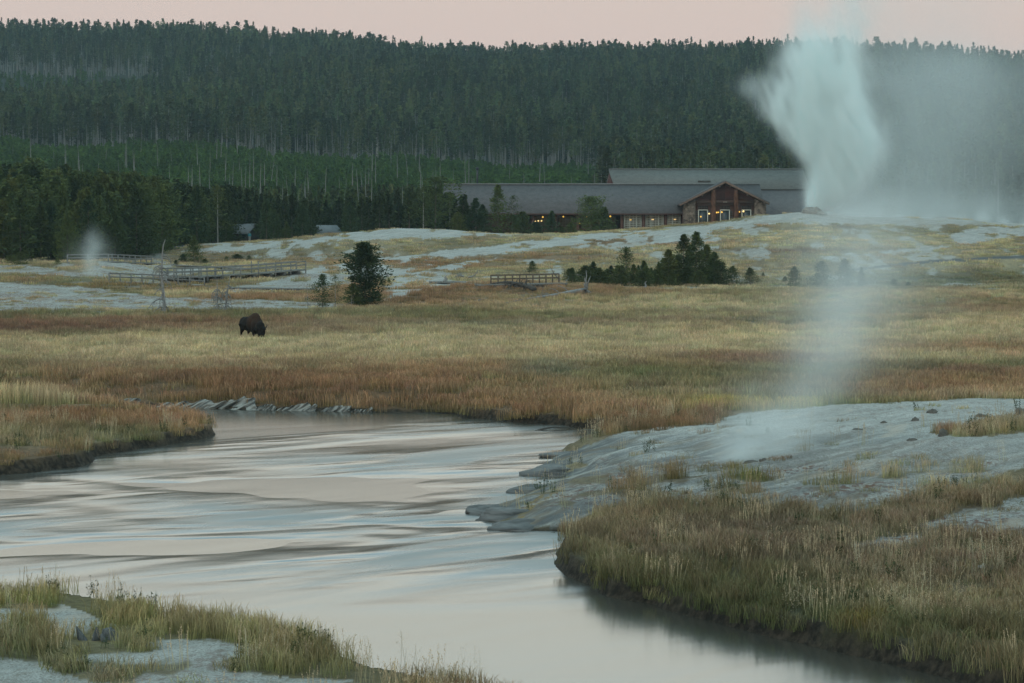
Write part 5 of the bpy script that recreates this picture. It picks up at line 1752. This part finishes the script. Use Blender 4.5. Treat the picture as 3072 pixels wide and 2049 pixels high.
def remeshed(mb, vox, smooth_it=4, mat=None, name='body'):
    me = mb.mesh(name + '_src')
    o = bpy.data.objects.new(name + '_src', me)
    ROOT.objects.link(o)
    rm = o.modifiers.new('r', 'REMESH'); rm.mode = 'VOXEL'; rm.voxel_size = vox; rm.use_smooth_shade = True
    sm_ = o.modifiers.new('s', 'SMOOTH'); sm_.iterations = smooth_it; sm_.factor = .5
    dg = bpy.context.evaluated_depsgraph_get(); dg.update()
    ev = o.evaluated_get(dg)
    out = bpy.data.meshes.new_from_object(ev)
    out.name = name
    ROOT.objects.unlink(o)
    bpy.data.objects.remove(o)
    out.materials.clear()
    if mat: out.materials.append(mat)
    return out


def ell(mb, c, r_, rot=0.0, n=10):
    """ellipsoid, tilted about the y axis"""
    th = np.linspace(0, math.pi, n); ph = np.arange(2 * n) * math.pi / n
    T_, P_ = np.meshgrid(th, ph, indexing='ij')
    x = np.sin(T_) * np.cos(P_) * r_[0]; y = np.sin(T_) * np.sin(P_) * r_[1]; z = np.cos(T_) * r_[2]
    cr, sr = math.cos(rot), math.sin(rot)
    v = np.stack([x * cr + z * sr + c[0], y + c[1], -x * sr + z * cr + c[2]], -1).reshape(-1, 3)
    k = 2 * n
    q = [(i * k + j, (i + 1) * k + j, (i + 1) * k + (j + 1) % k, i * k + (j + 1) % k) for i in range(n - 1) for j in range(k)]
    return mb.add(v, q)


# bison, grazing, seen from its front quarter
B = MB()
ell(B, (-1.02, 0, 1.08), (.42, .30, .40)); ell(B, (-.45, 0, 1.05), (.70, .37, .46), .08); ell(B, (.15, 0, 1.10), (.62, .38, .56), -.1)
ell(B, (.42, 0, 1.33), (.50, .26, .44)); ell(B, (.62, 0, 1.00), (.46, .36, .52)); ell(B, (.98, 0, .88), (.36, .30, .40), .5)
ell(B, (1.22, 0, .62), (.25, .23, .34), .25); ell(B, (1.30, 0, .33), (.15, .14, .26), .1); ell(B, (1.28, 0, .80), (.20, .25, .16))
ell(B, (1.10, 0, .36), (.10, .07, .22))
for sy in (-1, 1):
    B.tube([(.62, sy * .19, .95), (.60, sy * .19, .60), (.56, sy * .18, .36), (.57, sy * .18, .06), (.60, sy * .18, .0)], [.20, .165, .075, .062, .085], 8)
    dx = .0 if sy < 0 else .22
    B.tube([(-1.0 + dx, sy * .18, 1.05), (-.86 + dx, sy * .19, .78), (-1.12 + dx, sy * .18, .48), (-1.07 + dx, sy * .18, .08), (-1.02 + dx, sy * .18, .0)], [.25, .19, .075, .055, .075], 8)
    B.tube([(1.16, sy * .22, .78), (1.14, sy * .36, .72)], [.05, .02], 6)
B.tube([(-1.40, 0, 1.22), (-1.50, 0, 1.0), (-1.48, 0, .62)], [.045, .03, .05], 6)
bm_, nt_, b_ = new_mat('bison_fur')
N_, L_ = nt_.nodes, nt_.links
tcb = N_.new('ShaderNodeTexCoord'); nzb = N_.new('ShaderNodeTexNoise'); nzb.inputs['Scale'].default_value = 5; nzb.inputs['Detail'].default_value = 8; nzb.inputs['Roughness'].default_value = .7
L_.new(tcb.outputs['Object'], nzb.inputs['Vector'])
sxb = N_.new('ShaderNodeVectorMath'); sxb.operation = 'DISTANCE'; sxb.inputs[1].default_value = (.42, 0, 1.45)
L_.new(tcb.outputs['Object'], sxb.inputs[0])
mrb = N_.new('ShaderNodeMapRange'); mrb.inputs[1].default_value = .35; mrb.inputs[2].default_value = .85; mrb.inputs[3].default_value = 1; mrb.inputs[4].default_value = 0
L_.new(sxb.outputs['Value'], mrb.inputs[0])
mxb = N_.new('ShaderNodeMix'); mxb.data_type = 'RGBA'; mxb.inputs[6].default_value = (0.016, 0.012, 0.010, 1); mxb.inputs[7].default_value = (0.060, 0.033, 0.020, 1)
L_.new(mrb.outputs[0], mxb.inputs[0])
m2 = N_.new('ShaderNodeMix'); m2.data_type = 'RGBA'; m2.blend_type = 'MULTIPLY'; m2.inputs[0].default_value = .6
L_.new(mxb.outputs[2], m2.inputs[6]); L_.new(nzb.outputs['Color'], m2.inputs[7]); L_.new(m2.outputs[2], b_.inputs['Base Color'])
bpb = N_.new('ShaderNodeBump'); bpb.inputs['Strength'].default_value = .8; bpb.inputs['Distance'].default_value = .05
L_.new(nzb.outputs['Fac'], bpb.inputs['Height']); L_.new(bpb.outputs[0], b_.inputs['Normal'])
bp_ = hit(757, 1024)
bis = empty('bison', bp_, math.radians(-57), 'dark brown bison grazing with lowered head in the straw meadow', 'bison')
bis.scale = (1.12, 1.12, 1.1)
body = link(bpy.data.objects.new('body', remeshed(B, .035, 5, bm_, 'body')), bis)
horn_m = simple('horn', (0.05, 0.045, 0.04), .5, .2, 5)
for sy in (-1, 1):
    m = MB(); m.tube([(1.18, sy * .20, .86), (1.18, sy * .33, .88), (1.20, sy * .38, 1.0), (1.22, sy * .34, 1.08)], [.045, .036, .022, .006], 7)
    m.obj('horn', horn_m, bis, True)
    m = MB(); ell(m, (1.36, sy * .17, .60), (.02, .02, .02), 0, 6); m.obj('eye', horn_m, bis, True)

# person by the left cabin, a few pixels tall
pm = MB()
pq = Pt(749, 725, 398)
pz = ground(pq[0], 398)
ell(pm, (0, 0, 1.12), (.20, .14, .34)); ell(pm, (0, 0, 1.62), (.09, .10, .12)); ell(pm, (0, 0, .88), (.17, .13, .16))
for sy in (-1, 1):
    pm.tube([(sy * .09, 0, .9), (sy * .10, 0, .48), (sy * .10, 0, .05), (sy * .10, -.1, .02)], [.09, .07, .05, .04], 7)
    pm.tube([(sy * .17, 0, 1.38), (sy * .23, 0, 1.1), (sy * .20, -.1, .88)], [.06, .05, .035], 7)
pm.tube([(0, 0, 1.4), (0, 0, 1.56)], [.06, .055], 7)
skin_m = simple('skin', (0.42, 0.27, 0.20), .6, .05)
per = empty('person', (pq[0], 398, pz), 0, 'person in a teal jacket and pale trousers standing by the left cabin', 'person')
link(bpy.data.objects.new('body', remeshed(pm, .03, 2, skin_m, 'body')), per)
m = MB(); ell(m, (0, 0, 1.14), (.23, .17, .33))
for sy in (-1, 1):
    m.tube([(sy * .16, 0, 1.40), (sy * .24, 0, 1.1), (sy * .21, -.09, .94)], [.08, .07, .06], 7)
link(bpy.data.objects.new('jacket', remeshed(m, .03, 2, simple('teal_cloth', (0.05, 0.22, 0.25), .8, .1), 'jacket')), per)
m = MB(); ell(m, (0, 0, .88), (.19, .15, .14))
for sy in (-1, 1):
    m.tube([(sy * .09, 0, .9), (sy * .10, 0, .48), (sy * .10, 0, .09)], [.11, .09, .08], 7)
link(bpy.data.objects.new('trousers', remeshed(m, .03, 2, simple('pale_cloth', (0.30, 0.32, 0.30), .8, .1), 'trousers')), per)
m = MB(); ell(m, (0, .015, 1.68), (.10, .10, .09)); m.obj('hair', dark_m, per, True)
for sx in (-1, 1):
    m = MB(); ell(m, (sx * .035, -.092, 1.63), (.012, .01, .01), 0, 5); m.obj('eye', dark_m, per, True)

# weathered stump among the near grass
st = hit(300, 1925)
k_ = st[1] / F
m = MB()
ux = lambda u, v, dy=0: np.array([(u - 300) * k_, dy, (1925 - v) * k_])
m.tube([ux(262, 1960), ux(255, 1932), ux(242, 1905), ux(229, 1873)], [.12, .10, .075, .012], 8)
m.tube([ux(310, 1965), ux(285, 1935, .05), ux(288, 1905), ux(291, 1876)], [.15, .10, .075, .02], 8)
m.tube([ux(325, 1960, .1), ux(328, 1925, .1), ux(322, 1895, .1), ux(318, 1882, .1)], [.17, .14, .13, .09], 9)
m.tube([ux(335, 1930, .05), ux(345, 1905, .05), ux(338, 1886, .05)], [.12, .09, .04], 8)
m.tube([ux(345, 1935, -.03), ux(358, 1918, -.05), ux(370, 1925, -.1), ux(374, 1938, -.1)], [.10, .075, .07, .045], 8)
m.tube([ux(250, 1955, -.1), ux(300, 1948, -.15), ux(320, 1925, -.12), ux(306, 1895, -.1)], [.10, .10, .07, .04], 8)
m.tube([ux(290, 1945, -.2), ux(330, 1945, -.22), ux(360, 1965, -.1)], [.09, .10, .06], 8)
ell(m, ux(300, 1965), (.42, .3, .2))
sto = empty('tree_stump', st - [0, 0, .05], 0, 'jagged weathered grey stump in the grass at the lower left', 'stump')
stump_m = simple('stump_wood', (0.12, 0.125, 0.125), .95, .65, 2.0, (9, 9, 1.2), .9)
link(bpy.data.objects.new('wood', remeshed(m, .016, 2, stump_m, 'wood')), sto)


# rocks and the cone
rock_m = simple('dark_rock', (0.13, 0.12, 0.105), .9, .5, 3, (1, 1, 1.6), .6)
cone_m = simple('cone_rock', (0.26, 0.245, 0.215), .9, .45, 2.0, (1, 1, 2.5), .9)
pale_rock = simple('pale_rock', (0.42, 0.42, 0.39), .9, .3, 3, (1, 1, 1.5), .6)


def rock(u, v, w, h, label, seed, mat=rock_m, name='rock', cat='rock', Y=None, group=None):
    p = hit(u, v) if Y is None else Pt(u, v, Y)
    th = np.linspace(0, math.pi * .62, 9); ph = np.arange(18) * math.pi / 9
    T_, P_ = np.meshgrid(th, ph, indexing='ij')
    n_ = noise3(np.sin(T_) * np.cos(P_) * 2.1 + 9, np.sin(T_) * np.sin(P_) * 2.1 + 9, np.cos(T_) * 2.1 + 9, seed) + .5 * noise3(np.sin(T_) * np.cos(P_) * 5 + 9, np.sin(T_) * np.sin(P_) * 5 + 9, np.cos(T_) * 5 + 9, seed + 1)
    q = .55 + .6 * n_
    vv = np.stack([np.sin(T_) * np.cos(P_) * w / 2 * q, np.sin(T_) * np.sin(P_) * w * .4 * q, np.cos(T_) * h * q], -1).reshape(-1, 3)
    fq = np.array([(i * 18 + j, (i + 1) * 18 + j, (i + 1) * 18 + (j + 1) % 18, i * 18 + (j + 1) % 18) for i in range(8) for j in range(18)])
    me = np_mesh(name, vv, fq, mat, False)
    o = link(bpy.data.objects.new(name, me)); o.location = (p[0], p[1], p[2] - .02)
    return tag(o, label, cat, group)


rock(2434, 641, 3.2, 1.0, 'low knobbly rock mound at the foot of the erupting geyser column', 3, cone_m, 'geyser_cone', 'geyser cone')
rock(2463, 644, 1.8, .45, 'smaller lump right of the geyser mound', 8, cone_m)
for i, (u, v, w, h, lb) in enumerate([
    (2830, 1310, .36, .20, 'dark rounded stone on the pale right bank below the grass strip'), (2736, 1323, .34, .10, 'flat dark stone left of the rounded one on the pale bank'),
    (2941, 1252, .40, .16, 'dark stone near the right end of the pale bank, above the pinkish streak'), (2797, 1242, .36, .16, 'dark clump at the upper edge of the pale bank'),
    (2745, 1262, .30, .12, 'small dark stone below the clump on the pale bank'), (2651, 1271, .24, .08, 'flat small stone, leftmost of the dark stones on the pale bank'),
    (3062, 1243, .50, .22, 'dark stone at the right frame edge on the pale bank'), (2572, 1289, .34, .07, 'faint low stone in the drifting steam on the pale bank'),
    (2253, 1389, .50, .08, 'flat dark lip of the steaming vent on the right bank'), (2290, 1383, .22, .09, 'small dark stone right of the steaming vent lip'),
    (2850, 1684, .48, .12, 'pale stone showing through the grass on the lower right slope'), (2950, 1706, .22, .09, 'tiny pale stone right of the larger one in the slope grass'),
    (3050, 1730, .30, .10, 'pale stone at the right frame edge in the slope grass')]):
    rock(u, v, w, h, lb, 20 + i, pale_rock if v > 1500 else rock_m)
for i, (u, v, Y, w, h, lb) in enumerate([
    (1705, 1617, 64.0, .45, .10, 'dark wet stone in the shallows right of the pale rock tongue'), (1663, 1602, 65.0, .3, .06, 'small wet stone left in the shallows by the pale rock tongue'),
    (1622, 1603, 65.0, .14, .06, 'tiny wet stone farthest out by the pale rock tongue'), (1700, 1628, 63.3, .3, .07, 'wet stone against the grassy bank corner'),
    (2812, 1999, 45.4, .34, .07, 'pale wet stone under the lower right bank'), (130, 1760, 55.6, .4, .09, 'dark stone in the water behind the near left grass'),
    (180, 1450, 79.0, .14, .03, 'speck of stone in the riffle below the left spit'), (232, 1447, 79.2, .18, .03, 'second speck of stone in the riffle below the left spit'),
    (350, 1440, 80.0, .12, .04, 'rightmost speck of stone in the riffle below the left spit')]):
    rock(u, v, w, h, lb, 50 + i, Y=Y)

wet_rock = simple('layered_wet_rock', (0.15, 0.15, 0.145), .75, .65, 1.4, (.5, .5, 5), .9)
for i, (u, v, w, h, lb) in enumerate([
    (1127, 1174, 1.8, .24, 'low flat reef of layered rock reaching farthest into the river from the right bank'), (1164, 1188, 1.7, .34, 'rounded layered rock at the tip of the pale tongue on the right bank'),
    (1234, 1126, 1.9, .22, 'flat layered rock at the waterline above the pale tongue'), (1272, 1086, 2.3, .30, 'dark layered rock point below the upper end of the pale apron'),
    (1300, 1046, 2.0, .20, 'small layered rock at the waterline near the upper end of the pale apron'), (1286, 1080, 1.6, .34, 'dark cracked boulder on the upper rock point of the right bank'),
    (1205, 1208, 2.0, .20, 'low rock at the water edge below the pale tongue')]):
    p_ = at_z(u * S, v * S, 0.03)
    o = rock(u * S, v * S, w, h, lb, 90 + i, wet_rock, 'shore_rock', 'rock', Y=float(p_[1]))
    o.location.z = -.02
    o.rotation_euler = (0, 0, .5)

# tilted pale rock ledges along the far bank
led_m, nt, bs = new_mat('ledge_rock')
N, L = nt.nodes, nt.links
la = noise_n(1.5, 8, (1, 1, 1), .7)
tcl = N.new('ShaderNodeTexCoord'); mrl = N.new('ShaderNodeMapping'); mrl.inputs['Rotation'].default_value = (0, math.radians(30), 0); mpl = N.new('ShaderNodeMapping'); mpl.inputs['Scale'].default_value = (.35, .3, 3.2)
nl = N.new('ShaderNodeTexNoise'); nl.inputs['Scale'].default_value = 1.6; nl.inputs['Detail'].default_value = 6; nl.inputs['Roughness'].default_value = .65
L.new(tcl.outputs['Object'], mrl.inputs[0]); L.new(mrl.outputs[0], mpl.inputs[0]); L.new(mpl.outputs[0], nl.inputs['Vector'])
lc = mixc(rng(nl.outputs['Fac'], .36, .52), (0.05, 0.05, 0.048), (0.33, 0.32, 0.29))
lc = mixc(rng(la, .55, .75, 0, .7), lc, (0.12, 0.115, 0.10))
L.new(lc, bs.inputs['Base Color'])
bpn = N.new('ShaderNodeBump'); bpn.inputs['Strength'].default_value = 1.0; bpn.inputs['Distance'].default_value = .15
L.new(nl.outputs['Fac'], bpn.inputs['Height']); L.new(bpn.outputs[0], bs.inputs['Normal'])


def ledge(u0, u1, vt0, vt1, label, seed):
    """u range and top height (pixels of the 2351 view) at both ends"""
    K, M = 60, 14
    us = np.linspace(u0, u1, K) * S
    vs_ = np.array([np.interp(u / S, [a[0] for a in RIV[:10]], [a[1] for a in RIV[:10]]) for u in us]) * S
    X, Y = at_z(us, vs_, 0.0)
    hp = (vs_ - np.linspace(vt0, vt1, K) * S) / F * Y
    pos = np.linspace(0, 1, K)
    saw = (pos * (u1 - u0) / 48.0 + noise2(pos * 7, pos * 0, seed) * 1.7)
    saw = 1 - (saw % 1.0)
    hp = hp * .62 * (.50 + .20 * (1 - saw) + .55 * noise2(pos * (u1 - u0) / 18, pos * 0, seed + 11)) * np.minimum(1, np.minimum(pos, 1 - pos) * 9 + .12)
    v = []
    for j in range(M + 1):
        t = j / M
        lean_ = hp * .75 * t                     # beds climb to the right
        zz = hp * (t ** .9) - .12 * (1 - t)
        yy = Y - .25 + hp * 1.1 * t + (noise2(pos * 22 - t * 4, pos * 0 + t * 2, seed + 3) - .5) * .35
        if j == M:
            yy = yy + 1.2; zz = zz - .25
        zz = zz + (noise2(pos * (u1 - u0) / 6, pos * 0 + t * 3, seed + 7) - .5) * .10 * t
        v.append(np.stack([X + lean_ - .25, yy, zz], 1))
    v = np.concatenate(v)
    ii = np.arange((M + 1) * K).reshape(M + 1, K)
    q = np.stack([ii[:-1, :-1], ii[:-1, 1:], ii[1:, 1:], ii[1:, :-1]], -1).reshape(-1, 4)
    c = v.mean(0); c[2] = 0
    o = link(bpy.data.objects.new('rock_ledge', np_mesh('rock_ledge', v - c, q, led_m)))
    o.location = c
    tag(o, label, 'rock ledge')


ledge(92, 190, 913, 908, 'dark low rock ledge at the far left of the far bank', 1)
ledge(205, 330, 915, 899, 'dark striped rock ledge left of the large pale one on the far bank', 2)
ledge(372, 600, 915, 893, 'largest pale tilted rock ledge on the far bank', 3)
ledge(600, 640, 922, 910, 'smallest pointed rock ledge on the far bank', 4)
ledge(645, 735, 925, 903, 'pale tilted rock ledge in the middle of the far bank', 5)
ledge(748, 815, 930, 914, 'pale tilted rock ledge right of the middle one on the far bank', 6)
ledge(815, 865, 938, 922, 'crumbled low rock ledge, rightmost on the far bank', 7)

# ------------------------------------------------------------------ steam: density worked out on a grid, rendered as a real volume
def steam_mat(name, col, aniso=0.0):
    m = bpy.data.materials.new(name); m.use_nodes = True
    n, l = m.node_tree.nodes, m.node_tree.links
    n.clear()
    o = n.new('ShaderNodeOutputMaterial'); p = n.new('ShaderNodeVolumePrincipled')
    p.inputs['Color'].default_value = (*col, 1); p.inputs['Density'].default_value = 1.0; p.inputs['Anisotropy'].default_value = aniso
    p.inputs['Density Attribute'].default_value = 'density'
    l.new(p.outputs[0], o.inputs['Volume'])
    return m


st_m = steam_mat('steam', (0.95, 1.0, 1.0))


def steam(name, label, lo, hi, step, dens_fn):
    nx, ny, nz = [max(int(round((b - a) / s_)) + 1, 3) for a, b, s_ in zip(lo, hi, step)]
    xs = np.linspace(lo[0], hi[0], nx); ys = np.linspace(lo[1], hi[1], ny); zs = np.linspace(lo[2], hi[2], nz)
    Z_, Y_, X_ = np.meshgrid(zs, ys, xs, indexing='ij')
    d = dens_fn(X_.ravel(), Y_.ravel(), Z_.ravel())
    d = np.where(d < 0.0015, 0, d)
    me = bpy.data.meshes.new(name)
    me.vertices.add(len(d))
    me.vertices.foreach_set('co', np.stack([X_.ravel(), Y_.ravel(), Z_.ravel()], 1).astype(np.float32).ravel())
    vattr(me, 'dens', d)
    me.materials.append(st_m)
    o = link(bpy.data.objects.new(name, me))
    tag(o, label, 'steam', kind='stuff')
    g = bpy.data.node_groups.new(name, 'GeometryNodeTree')
    g.interface.new_socket('Geometry', in_out='INPUT', socket_type='NodeSocketGeometry')
    g.interface.new_socket('Geometry', in_out='OUTPUT', socket_type='NodeSocketGeometry')
    n, l = g.nodes, g.links
    gi = n.new('NodeGroupInput'); go = n.new('NodeGroupOutput')
    vc = n.new('GeometryNodeVolumeCube')
    vc.inputs['Min'].default_value = lo; vc.inputs['Max'].default_value = hi
    vc.inputs['Resolution X'].default_value = nx; vc.inputs['Resolution Y'].default_value = ny; vc.inputs['Resolution Z'].default_value = nz
    ps = n.new('GeometryNodeInputPosition'); sx = n.new('ShaderNodeSeparateXYZ'); l.new(ps.outputs[0], sx.inputs[0])

    def mt(op, a, b=None, c=None):
        q = n.new('ShaderNodeMath'); q.operation = op
        for i, v in enumerate((a, b, c)):
            if v is None: continue
            if isinstance(v, (int, float)): q.inputs[i].default_value = v
            else: l.new(v, q.inputs[i])
        return q.outputs[0]
    ii = [mt('MINIMUM', mt('MAXIMUM', mt('ROUND', mt('MULTIPLY', mt('SUBTRACT', sx.outputs[k], float(lo[k])), (c_ - 1) / float(hi[k] - lo[k]))), 0.0), float(c_ - 1)) for k, c_ in enumerate((nx, ny, nz))]
    idx_ = mt('ADD', ii[0], mt('MULTIPLY', mt('ADD', ii[1], mt('MULTIPLY', ii[2], float(ny))), float(nx)))
    si = n.new('GeometryNodeSampleIndex'); si.data_type = 'FLOAT'
    na = n.new('GeometryNodeInputNamedAttribute'); na.data_type = 'FLOAT'; na.inputs[0].default_value = 'dens'
    l.new(gi.outputs[0], si.inputs['Geometry']); l.new(na.outputs[0], si.inputs['Value']); l.new(idx_, si.inputs['Index'])
    l.new(si.outputs[0], vc.inputs['Density'])
    sm_ = n.new('GeometryNodeSetMaterial'); sm_.inputs['Material'].default_value = st_m
    l.new(vc.outputs[0], sm_.inputs[0]); l.new(sm_.outputs[0], go.inputs[0])
    md = o.modifiers.new('steam', 'NODES'); md.node_group = g
    print('STEAM', name, nx, ny, nz, float(d.max()))
    return o


def puffs(px, Y0, dY=0.0):
    """traced puffs (u, v, radius px, strength, y offset) -> world gaussians"""
    out = []
    for u, v, r_, s_, *o in px:
        Y = Y0 + (o[0] if o else 0)
        p = Pt(u, v, Y)
        out.append((p[0], Y, p[2], r_ / F * Y, s_))
    return out


def gsum(P_, x, y, z, flat=1.0):
    d = np.zeros(len(x))
    for a, b, c, r_, s_ in P_:
        q = ((x - a) ** 2 + ((y - b) / flat) ** 2 + (z - c) ** 2) / (r_ * r_)
        k = q < 7
        # strength is the optical depth through the middle of the puff
        d[k] += s_ / (1.77 * r_ * flat) * np.exp(-q[k])
    return d


def warp(x, y, z, sc, amp, seed):
    a = (noise3(x * sc, y * sc, z * sc, seed) - .5) * amp + (noise3(x * sc * 2.3, y * sc * 2.3, z * sc * 2.3, seed + 5) - .5) * amp * .5
    b = (noise3(x * sc + 31, y * sc, z * sc, seed + 1) - .5) * amp + (noise3(x * sc * 2.3, y * sc * 2.3, z * sc * 2.3 + 9, seed + 6) - .5) * amp * .5
    return a, b


YC = 384.0
col_px = [(2429, 631, 10, 3.2), (2438, 614, 15, 3.2), (2453, 597, 22, 3.2), (2470, 578, 29, 3.0), (2484, 556, 35, 2.8), (2500, 530, 41, 2.6), (2516, 500, 47, 2.4), (2528, 470, 54, 2.2),
          (2532, 440, 60, 2.0), (2530, 410, 64, 1.8), (2522, 375, 64, 1.7), (2508, 340, 62, 1.6), (2490, 305, 58, 1.5), (2474, 270, 54, 1.5), (2458, 235, 52, 1.4), (2446, 200, 52, 1.2),
          (2436, 168, 54, .9), (2424, 138, 58, .45),
          (2578, 410, 32, .8), (2574, 370, 32, .5), (2562, 320, 34, .4), (2556, 270, 38, .36), (2560, 225, 40, .36), (2550, 180, 44, .34), (2540, 140, 50, .25),
          (2530, 330, 40, .6), (2536, 260, 40, .5), (2536, 205, 42, .45),
          (2408, 440, 30, .7), (2378, 402, 30, .9), (2360, 372, 28, .6), (2330, 345, 30, .35), (2402, 352, 36, .5), (2392, 312, 40, .4), (2345, 305, 42, .24), (2312, 322, 32, .16),
          (2300, 275, 42, .15), (2262, 262, 38, .10), (2236, 245, 34, .06), (2395, 265, 44, .4), (2352, 245, 40, .22), (2400, 220, 44, .45), (2372, 190, 44, .24), (2395, 160, 48, .3),
          (2550, 90, 60, .12), (2560, 40, 56, .16), (2562, -20, 60, .18), (2560, -90, 80, .16), (2520, 120, 50, .2), (2440, 100, 66, .20), (2450, 60, 80, .10), (2480, 20, 90, .07), (2380, 110, 60, .07), (2640, 30, 70, .08)]
lo = tuple(Pt(2170, 655, YC)[[0]]) + (YC - 13,) + tuple(Pt(2170, 655, YC)[[2]])
hi = (float(Pt(2720, 100, YC)[0]), YC + 13, float(Pt(2400, -110, YC)[2]))


def d_col(x, y, z):
    amp = .7 + 1.3 * smooth(14, 34, z)
    a, b = warp(x, y, z, .22, amp, 101)
    d = gsum([(q[0] + .25, q[1], q[2], q[3] * (1.08 if q[2] < 26 else .95), q[4]) for q in puffs(col_px, YC)], x + a * smooth(12.5, 20, z), y, z + b * smooth(12.5, 20, z), .9)
    n1 = noise3(x * .45, y * .4, z * .2, 7); n2 = noise3(x * 1.3 + z * .5, y * 1.0, z * .45, 9)
    f = (.25 + 1.3 * n1 ** 1.5) * (.35 + 1.3 * n2)
    return d * 3.3 * f


steam('geyser_steam', 'tall white steam column erupting from the geyser mound', lo, hi, (.34, .5, .45), d_col)

# the veil that drifts right of the column, before the forest
YV = 418.0
lo = (float(Pt(2480, 600, YV)[0]), YV - 16, 9.5)
hi = (float(Pt(3500, 600, YV)[0]), YV + 16, float(Pt(2400, -120, YV)[2]))


def d_veil(x, y, z):
    u, v = proj(x, y, z)
    a, b = warp(x, y, z, .06, 260, 111)
    u = u + a; v = v + b * .7
    f = smooth(2520, 2700, u) * (1 - .35 * smooth(2960, 3150, u))
    up = .25 + .75 * smooth(60, 230, v)
    gap = 1 - .75 * np.exp(-((u - 2640) / 70) ** 2 - ((v - 300) / 130) ** 2)
    gap = gap * (1 - .6 * np.exp(-((u - 3040) / 110) ** 2 - ((v - 590) / 70) ** 2))
    low = .55 * np.exp(-((z - 12) / 3.4) ** 2) * smooth(2440, 2560, u)
    core = (.42 + .36 * np.exp(-((u - 2790) / 150) ** 2)) * f * up * gap + low
    yy = np.exp(-((y - YV) / 10) ** 2)
    return core * yy * (.75 + .5 * noise3(x * .09, y * .09, z * .05, 17)) / 15.0


steam('drifting_steam', 'thin grey veil of steam drifting right of the geyser before the forest', lo, hi, (1.0, 2.0, 1.0), d_veil)

# ground-hugging steam over the top of the mound
gpx = [(2480, 648, 14, .9), (2520, 650, 20, .8), (2570, 652, 22, .7), (2630, 655, 24, .6), (2700, 658, 24, .6), (2780, 661, 22, .6), (2860, 664, 20, .7), (2940, 667, 18, .8), (3010, 669, 17, .8), (3080, 672, 18, .8), (3160, 676, 20, .7),
       (2560, 620, 40, .25), (2680, 625, 50, .22), (2820, 632, 50, .2), (2960, 640, 40, .2), (2620, 690, 40, .28), (2560, 680, 30, .22), (2720, 690, 40, .25), (2820, 690, 30, .15),
       (2520, 720, 60, .22), (2580, 760, 70, .22), (2680, 730, 60, .2)]
YM = 374.0
lo = (float(Pt(2400, 700, YM)[0]), YM - 10, 4.0); hi = (float(Pt(3260, 700, YM)[0]), YM + 14, float(Pt(2400, 560, YM)[2]))


def d_low(x, y, z):
    a, b = warp(x, y, z, .15, 1.2, 131)
    return gsum(puffs(gpx, YM + 2), x + a, y, z + b, 2.6) * 1.15 * (.6 + .8 * noise3(x * .2, y * .2, z * .4, 23))


steam('low_steam', 'bright low steam creeping right over the top of the geyser mound', lo, hi, (.5, 1.0, .3), d_low)

# near vent on the right bank
v0 = hit(2240, 1388)
YN = float(v0[1])
npx = [(2215, 1386, 36, 1.5), (2235, 1368, 46, 1.0), (2200, 1350, 50, .5), (2280, 1335, 56, .75), (2330, 1295, 64, .62), (2380, 1250, 66, .52), (2420, 1205, 66, .38), (2450, 1160, 66, .42), (2470, 1110, 68, .46), (2490, 1060, 74, .46),
       (2515, 1010, 82, .46), (2545, 960, 92, .44), (2560, 905, 100, .42), (2560, 850, 108, .42), (2560, 790, 112, .40), (2550, 730, 112, .36), (2540, 670, 108, .26), (2540, 610, 100, .14),
       (2420, 1000, 120, .16), (2640, 930, 130, .20), (2680, 830, 140, .20), (2450, 850, 130, .16), (2700, 720, 140, .14), (2400, 760, 110, .10), (2330, 1230, 110, .12), (2300, 1290, 110, .14), (2430, 1320, 110, .10)]
lo = (float(Pt(2050, 1300, YN)[0]), YN - 2.6, float(v0[2]) - .1); hi = (float(Pt(2950, 1300, YN)[0]), YN + 2.6, float(Pt(2400, 470, YN)[2]))


def d_near(x, y, z):
    a, b = warp(x, y, z, .55, .9, 151)
    return gsum([(q[0], q[1], q[2], q[3] * 1.22, q[4]) for q in puffs(npx, YN)], x + a, y, z + b, 1.0) * .50 * (.55 + .9 * noise3(x * .7, y * .7, z * .5, 37))


steam('vent_steam', 'faint wavering steam rising from the small vent on the right bank', lo, hi, (.13, .2, .13), d_near)

# small plume on the left
v1 = hit(272, 832)
YL = float(v1[1])
lpx = [(268, 832, 18, .4), (270, 815, 20, .5), (272, 795, 24, .65), (275, 770, 27, .75), (278, 748, 27, .7), (277, 728, 24, .5), (282, 708, 22, .3), (288, 690, 18, .15), (300, 740, 34, .25), (240, 760, 40, .18), (330, 770, 30, .12), (215, 775, 30, .12)]
lo = (float(Pt(160, 800, YL)[0]), YL - 3, float(v1[2]) - .3); hi = (float(Pt(400, 800, YL)[0]), YL + 3, float(Pt(270, 655, YL)[2]))


def d_left(x, y, z):
    a, b = warp(x, y, z, .5, .5, 171)
    return gsum(puffs(lpx, YL), x + a, y, z + b, 1.0) * .42 * (.3 + 1.4 * noise3(x * .8, y * .8, z * .6, 41))


steam('small_steam', 'small wisp of steam rising before the railing at the left forest edge', lo, hi, (.15, .3, .15), d_left)

# ------------------------------------------------------------------ evening haze
hm = bpy.data.materials.new('haze'); hm.use_nodes = True
n, l = hm.node_tree.nodes, hm.node_tree.links
n.clear()
o_ = n.new('ShaderNodeOutputMaterial'); p_ = n.new('ShaderNodeVolumePrincipled')
p_.inputs['Color'].default_value = (0.62, 0.88, 1.0, 1); p_.inputs['Density'].default_value = 0.00008
l.new(p_.outputs[0], o_.inputs['Volume'])
m = MB(); m.box((-5400, -40, -420), (5400, 5300, 320))
hz_o = m.obj('haze', hm)
tag(hz_o, 'thin bluish evening haze over the valley', 'haze', kind='stuff')
